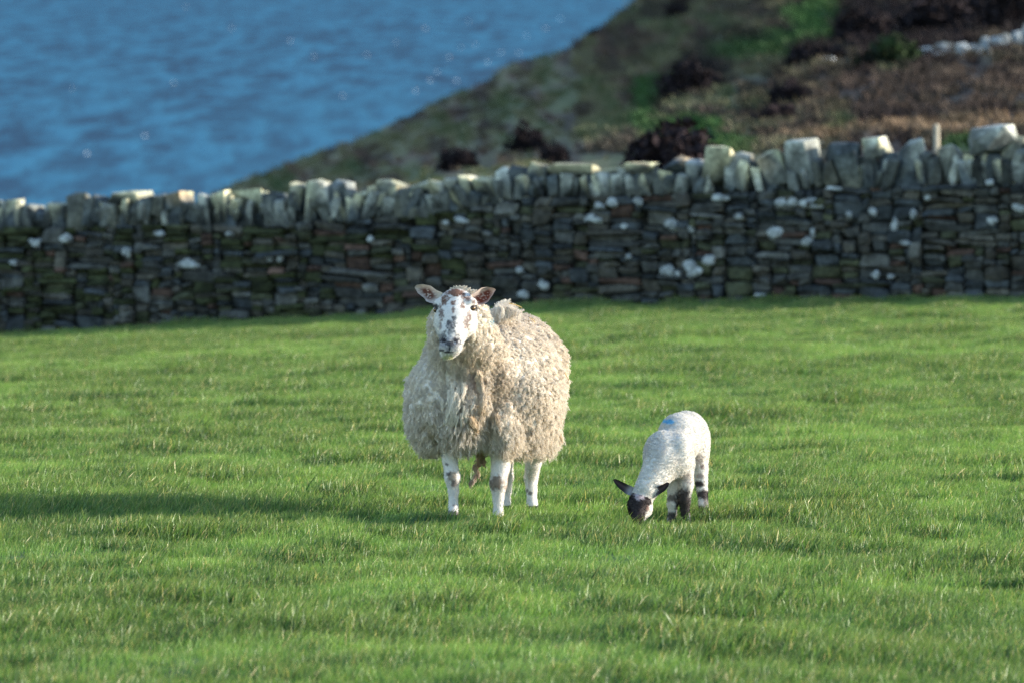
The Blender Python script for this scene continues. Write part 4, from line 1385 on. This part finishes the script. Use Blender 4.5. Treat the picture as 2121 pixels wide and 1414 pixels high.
# dirty strands below the belly
for _ in range(26):
    t = wr.random() ** 1.1
    x = np.interp(t, [0, .4, .75, 1], [993, 989, 986, 978]) + wr.normal(0, 3.2 * (1 - .5 * t)); y = 932 + 66 * t
    add_wisp([(x, y), (x - 1 + wr.normal(0, 2), y + 6), (x - 2 + wr.normal(0, 3), y + 13)], 26, .0035, np.array((.66, .54, .46) if wr.random() < .7 else (.48, .37, .30)) * wr.uniform(.8, 1.1), 0, .32)
for _ in range(12):
    x, y = wr.normal(1002, 4), 938 + wr.uniform(0, 22)
    add_wisp([(x, y), (x + wr.normal(0, 2), y + 5), (x + wr.normal(0, 3), y + 10)], 24, .003, np.array((.42, .33, .27)) * wr.uniform(.7, 1.2), 0, .32)
# poll tuft and the raised tuft over the shoulders
for _ in range(26):
    x = wr.uniform(928, 980)
    hgt = 9 * math.exp(-((x - 950) / 16) ** 2) + 3
    add_wisp([(x, 606), (x + 2 + wr.normal(0, 3), 606 - hgt * .6), (x + 5 + wr.normal(0, 5), 604 - hgt)], 24, .0045, (.72, .65, .54), 0, -.15)
for _ in range(80):
    x = 1046 + wr.normal(0, 13)
    y = 652 - 14 * wr.random()
    h_ = 13 * math.exp(-((x - 1042) / 18) ** 2) + 4
    add_wisp([(x, y + 10), (x + wr.normal(0, 4), y - h_ * .45), (x + 3 + wr.normal(0, 7), y - h_ * wr.uniform(.7, 1.1))], 26, .0075, np.array((.77, .70, .61)) * wr.uniform(.85, 1.1), 0, wr.uniform(.2, .42))
WPa, WCa = np.concatenate(WP), np.concatenate(WCc)
hair_obj('wool_wisps', WPa, .0009 * (1 - .65 * np.linspace(0, 1, WPa.shape[1])), np.clip(WCa, .02, .85), M_wool, fleece, EW)

# straw caught in the wool
M_straw = make_vcol_mat('straw_stalk', .6, 60, .2, 60, .001)
def straw(a_, b_, lab):
    p0, p1 = hit(*a_) + np.array([0, -.035, .012]), hit(*b_) + np.array([0, -.035, .012])
    d = p1 - p0; d /= np.linalg.norm(d)
    e1 = np.cross(d, [0, 1, 0]); e1 /= np.linalg.norm(e1); e2 = np.cross(d, e1)
    V_ = []
    for t, q in ((0, p0), (.5, (p0 + p1) / 2 + e1 * .003), (1, p1)):
        for j in range(5):
            V_.append(q + .0022 * (e1 * math.cos(j * 1.2566) + e2 * math.sin(j * 1.2566)))
    F_ = [(k_ * 5 + j, k_ * 5 + (j + 1) % 5, k_ * 5 + 5 + (j + 1) % 5, k_ * 5 + 5 + j) for k_ in (0, 1) for j in range(5)] + [(4, 3, 2, 1, 0), (10, 11, 12, 13, 14)]
    o = mesh_obj('straw', V_, F_, M_straw, None, p0, np.tile((.60, .40, .14), (len(V_), 1)))
    tag(o, lab, 'straw', 'straws caught in the fleece')
straw((1054, 633), (1081, 642), 'yellow straw lying flat along the top of the ewe\'s back')
straw((1096, 662), (1108, 672), 'short straw poking up from the rear of the ewe\'s back')
straw((1170, 775), (1178, 790), 'thin straw stuck in the wool of the ewe\'s right-hand flank')

# ------------------------------------------------------------------ the lamb
LG = on_ground(1420, 1090)
LY = LG[1]
def Lp(px, py, y): return P(px, py, LY + y)
def l3(cx, cy, y): return Lp(1240 + cx / 5.05, 820 + cy / 5.05, y)
lamb = empty('lamb', LG, 'small white lamb with black face grazing beside the ewe, blue mark on back', 'lamb')
llegs = [
    [(1420, 960, .03, .038), (1422, 995, .03, .030), (1418, 1022, .02, .0255), (1419, 1042, .03, .018), (1421, 1056, .03, .017), (1423, 1064, .02, .019)],
    [(1395, 965, .06, .036), (1396, 1005, .06, .026), (1393, 1030, .05, .023), (1393, 1048, .06, .017), (1391, 1058, .06, .017), (1390, 1066, .05, .018)],
    [(1440, 925, .34, .058), (1450, 965, .32, .035), (1455, 1008, .29, .0225), (1457, 1034, .23, .0190), (1458, 1052, .19, .0180), (1459, 1063, .16, .020)],
    [(1412, 930, .36, .056), (1412, 965, .39, .033), (1410, 1005, .46, .021), (1411, 1030, .44, .0175), (1412, 1046, .42, .017), (1413, 1056, .40, .020)]]
llp = []
for L_ in llegs:
    pts = [(Lp(a, b, y), r) for (a, b, y, r) in L_]
    gq = g_at(L_[-1][0], LY + L_[-1][2])
    zt = pts[0][0][2]; k = (zt - gq[2] - .010) / (zt - pts[-1][0][2])
    llp.append([(np.array([q[0], q[1], zt - (zt - q[2]) * k]), r) for (q, r) in pts])
# lamb head frame: poll up and back, nose down in the grass
lO, lN = l3(415, 1000, -.13), l3(395, 1245, -.235)
lu = lN - lO; lu /= np.linalg.norm(lu)
lv = np.array([.93, -.34, .0]); lv -= lu * (lv @ lu); lv /= np.linalg.norm(lv)
lw = np.cross(lv, lu)
if lw[1] > 0: lw = -lw
def LH(u, v, w): return lO + lu * u + lv * v + lw * w
def lamb_body(p):
    d = ell(p, l3(700, 600, .06), (.098, .12, .104))
    d = smin(d, ell(p, l3(845, 440, .22), (.098, .17, .112)), .04)
    d = smin(d, ell(p, l3(925, 415, .37), (.098, .115, .112)), .04)
    d = smin(d, ell(p, l3(860, 620, .03), (.055, .09, .10)), .03)
    d = smin(d, ell(p, l3(1020, 560, .38), (.055, .10, .11)), .03)
    d = smin(d, cap(p, l3(660, 720, -.02), l3(500, 970, -.10), .078, .052), .045)
    return d
def lamb_sdf(p):
    d = lamb_body(p)
    for L_ in llp:
        dl = None
        for (a, ra), (b, rb) in zip(L_[:-1], L_[1:]):
            c = cap(p, a, b, ra, rb)
            dl = c if dl is None else smin(dl, c, .010)
        d = smin(d, dl, .022)
    h = cap(p, LH(.012, 0, -.046), LH(.05, 0, -.040), .050, .047)
    h = smin(h, cap(p, LH(.05, 0, -.036), LH(.135, 0, -.026), .042, .027), .02)
    h = smin(h, cap(p, LH(.04, 0, -.075), LH(.125, 0, -.052), .036, .022), .02)
    for sg in (-1, 1):
        h = smin(h, ell(p, LH(.045, sg * .036, -.025), (.016, .016, .016)), .014)
        h = smin(h, ell(p, LH(.05, sg * .026, -.06), (.028, .03, .035)), .015)
    for sg in (-1, 1):
        q = p - LH(.140, sg * .010, -.006)
        h = h + .006 * np.exp(-(q ** 2).sum(-1) / .006 ** 2)
    d = smin(d, h, .02)
    n = vnoise(p * 70, 91) * .5 + vnoise(p * 36, 92) * .5
    return d + .0015 * n
l_lo = np.minimum(Lp(1255, 1085, -.4), Lp(1255, 1085, .6)); l_hi = np.maximum(Lp(1490, 835, .6), Lp(1490, 835, -.4))
l_lo[2] = LG[2] - .06
LV, LF = surface_net(lamb_sdf, l_lo, l_hi, .0045)
LN = vert_normals(LV, LF)
lpx, lpy = proj(LV)
LW = np.array((.64, .62, .58)); LB = (.032, .026, .026)
lc = np.tile(LW, (len(LV), 1))
qh = LV - lO
hu_, hv_, hw2 = qh @ lu, qh @ lv, qh @ lw
wob = .012 * fbm(LV * 45, 95, 2)
hd = lamb_body(LV) > .012
headm = hd & (LV[:, 1] < LY - .06) & (lpy < 1100) & (lpx < 1400)
dark_k = sstep(-.025, .005, hu_ + wob) * headm
cheek = sstep(.022, .034, hv_ + wob) * sstep(-.025, -.040, hw2 + wob) * headm     # pale woolly cheek
lc = lc + (np.array(LB) - lc) * (dark_k * (1 - cheek))[:, None]
fm_ = np.where(headm)[0]
def c3(cx, cy, rx, ry, c, a): return (1240 + cx / 5.05, 820 + cy / 5.05, rx / 5.05, ry / 5.05, c, a)
lc[fm_] = paint(lc[fm_], lpx[fm_], lpy[fm_], [c3(425, 1040, 55, 45, (.46, .40, .42), .9), c3(340, 950, 40, 25, (.5, .5, .5), .6), c3(530, 990, 30, 40, (.5, .5, .52), .6), c3(515, 1170, 18, 40, (.30, .19, .16), .7)], .5, 97, .3)
lm = np.where((lamb_body(LV) > -.004) & (lpy > 930) & ~headm)[0]
lc[lm] = paint(lc[lm], lpx[lm], lpy[lm], [c3(890, 1140, 95, 200, LB, .97), c3(955, 1270, 14, 36, (.6, .58, .54), .9), c3(770, 1070, 60, 50, LB, .8), c3(770, 1270, 60, 75, LB, .9), c3(765, 1150, 40, 60, (.72, .70, .67), .8), c3(660, 1150, 40, 120, LB, .9),
    c3(1050, 915, 55, 35, LB, .95), c3(1100, 1025, 85, 50, LB, .95), c3(1110, 1205, 85, 75, LB, .97), c3(1060, 660, 40, 60, (.32, .27, .25), .6), c3(1085, 735, 25, 30, (.22, .17, .16), .8), c3(1060, 830, 50, 28, (.28, .22, .2), .7), c3(1130, 1050, 50, 70, LB, .7),
    c3(930, 860, 60, 70, (.45, .38, .35), .6)], .35, 99, .25)
lc = paint(lc, lpx, lpy, [c3(735, 268, 62, 26, (.10, .48, .74), .8), c3(600, 560, 120, 110, (.50, .47, .44), .5), c3(840, 690, 60, 40, (.52, .49, .46), .5), c3(1080, 330, 30, 30, (.5, .47, .45), .5), c3(920, 190, 30, 12, (.5, .47, .45), .4), c3(870, 360, 14, 40, (.5, .47, .45), .4)], .45, 101, .25)
lbody = mesh_obj('body', LV, LF, M_coat, lamb, LG, np.clip(lc, .015, .85), smooth=True)
for L_ in llp:
    q, r = L_[-1]
    for sgn in (-1, 1):
        V_, F_ = hull([q + np.array([sgn * .0095 + a_ * .009, b_ * .02 - .008 * (1 if c_ < 0 else 0) - .004, -.010 + c_ * .014]) for a_ in (-1, -.5, .5, 1) for b_ in (-1, -.4, .6) for c_ in (-1, 1)])
        mesh_obj('hoof', V_, F_, M_hoof, lamb, LG, np.tile((.045, .04, .04), (len(V_), 1)))
def lear(s, t, side):
    k = math.exp(-((s - .12) / .16) ** 2)
    return np.array((.040, .032, .034)) * (1 - k) + np.array((.42, .42, .43)) * k * .8 + np.array((.05, .03, .03)) * (0 if side else math.exp(-((t - .5) / .2) ** 2))
ear([l3(*a_) for a_ in ((385, 955, -.11), (300, 920, -.10), (220, 880, -.09), (170, 862, -.085), (152, 872, -.08))],
    [l3(*a_) for a_ in ((345, 1045, -.12), (280, 1015, -.11), (210, 960, -.10), (165, 905, -.09), (152, 874, -.08))], .012, .008, lear, lamb, LG)
ear([l3(*a_) for a_ in ((530, 975, -.13), (590, 960, -.14), (660, 925, -.14), (715, 897, -.13), (738, 905, -.125))],
    [l3(*a_) for a_ in ((560, 1075, -.13), (620, 1035, -.14), (690, 990, -.14), (730, 940, -.135), (739, 908, -.125))], .016, .008, lear, lamb, LG)
for sg in (-1, 1):
    eye(LH(.045, sg * .044, -.024), lv * sg + lw * .6, np.array([0, 0, 1.]), .009, lamb, LG, (.06, .04, .02))
# short tight wool
lr = np.random.default_rng(12)
lt = lc.copy()
def lcol(p, px, py, rng): return np.ones((len(p), 3)) * .75
npts = 52000
T = np.concatenate([LF[:, [0, 1, 2]], LF[:, [0, 2, 3]]])
ar = np.linalg.norm(np.cross(LV[T[:, 1]] - LV[T[:, 0]], LV[T[:, 2]] - LV[T[:, 0]]), axis=1)
kk = lr.choice(len(T), npts, p=ar / ar.sum())
wgt = lr.dirichlet((1, 1, 1), npts)[..., None]
p = (LV[T[kk]] * wgt).sum(1); n = (LN[T[kk]] * wgt).sum(1); n /= np.linalg.norm(n, axis=1, keepdims=True)
cc = (lc[T[kk]] * wgt).sum(1)
wooly = lamb_body(p) < .012
lnth = np.where(wooly, .006, .004) * lr.uniform(.6, 1.3, npts)
sw = np.stack([vnoise(p * 60, 111), vnoise(p * 60, 113), vnoise(p * 60, 115)], 1)
ax = n + sw * .8 + lr.normal(0, .25, (npts, 3)) + np.array([0, 0, -.35]); ax /= np.linalg.norm(ax, axis=1, keepdims=True)
sd = np.cross(ax, n + 1e-3); sd /= np.linalg.norm(sd, axis=1, keepdims=True) + 1e-9
hp = np.stack([p - n * .001, p + ax * (lnth * .4)[:, None] + sd * (lnth * .25)[:, None], p + ax * (lnth * .75)[:, None] - sd * (lnth * .15)[:, None], p + ax * lnth[:, None] + sd * (lnth * .2)[:, None]], 1)
hair_obj('lamb_wool', hp, np.array([.0008, .0007, .0005, .0003]), np.clip(cc * lr.uniform(.85, 1.08, (npts, 1)), .012, .85), M_wool, lbody, LG)
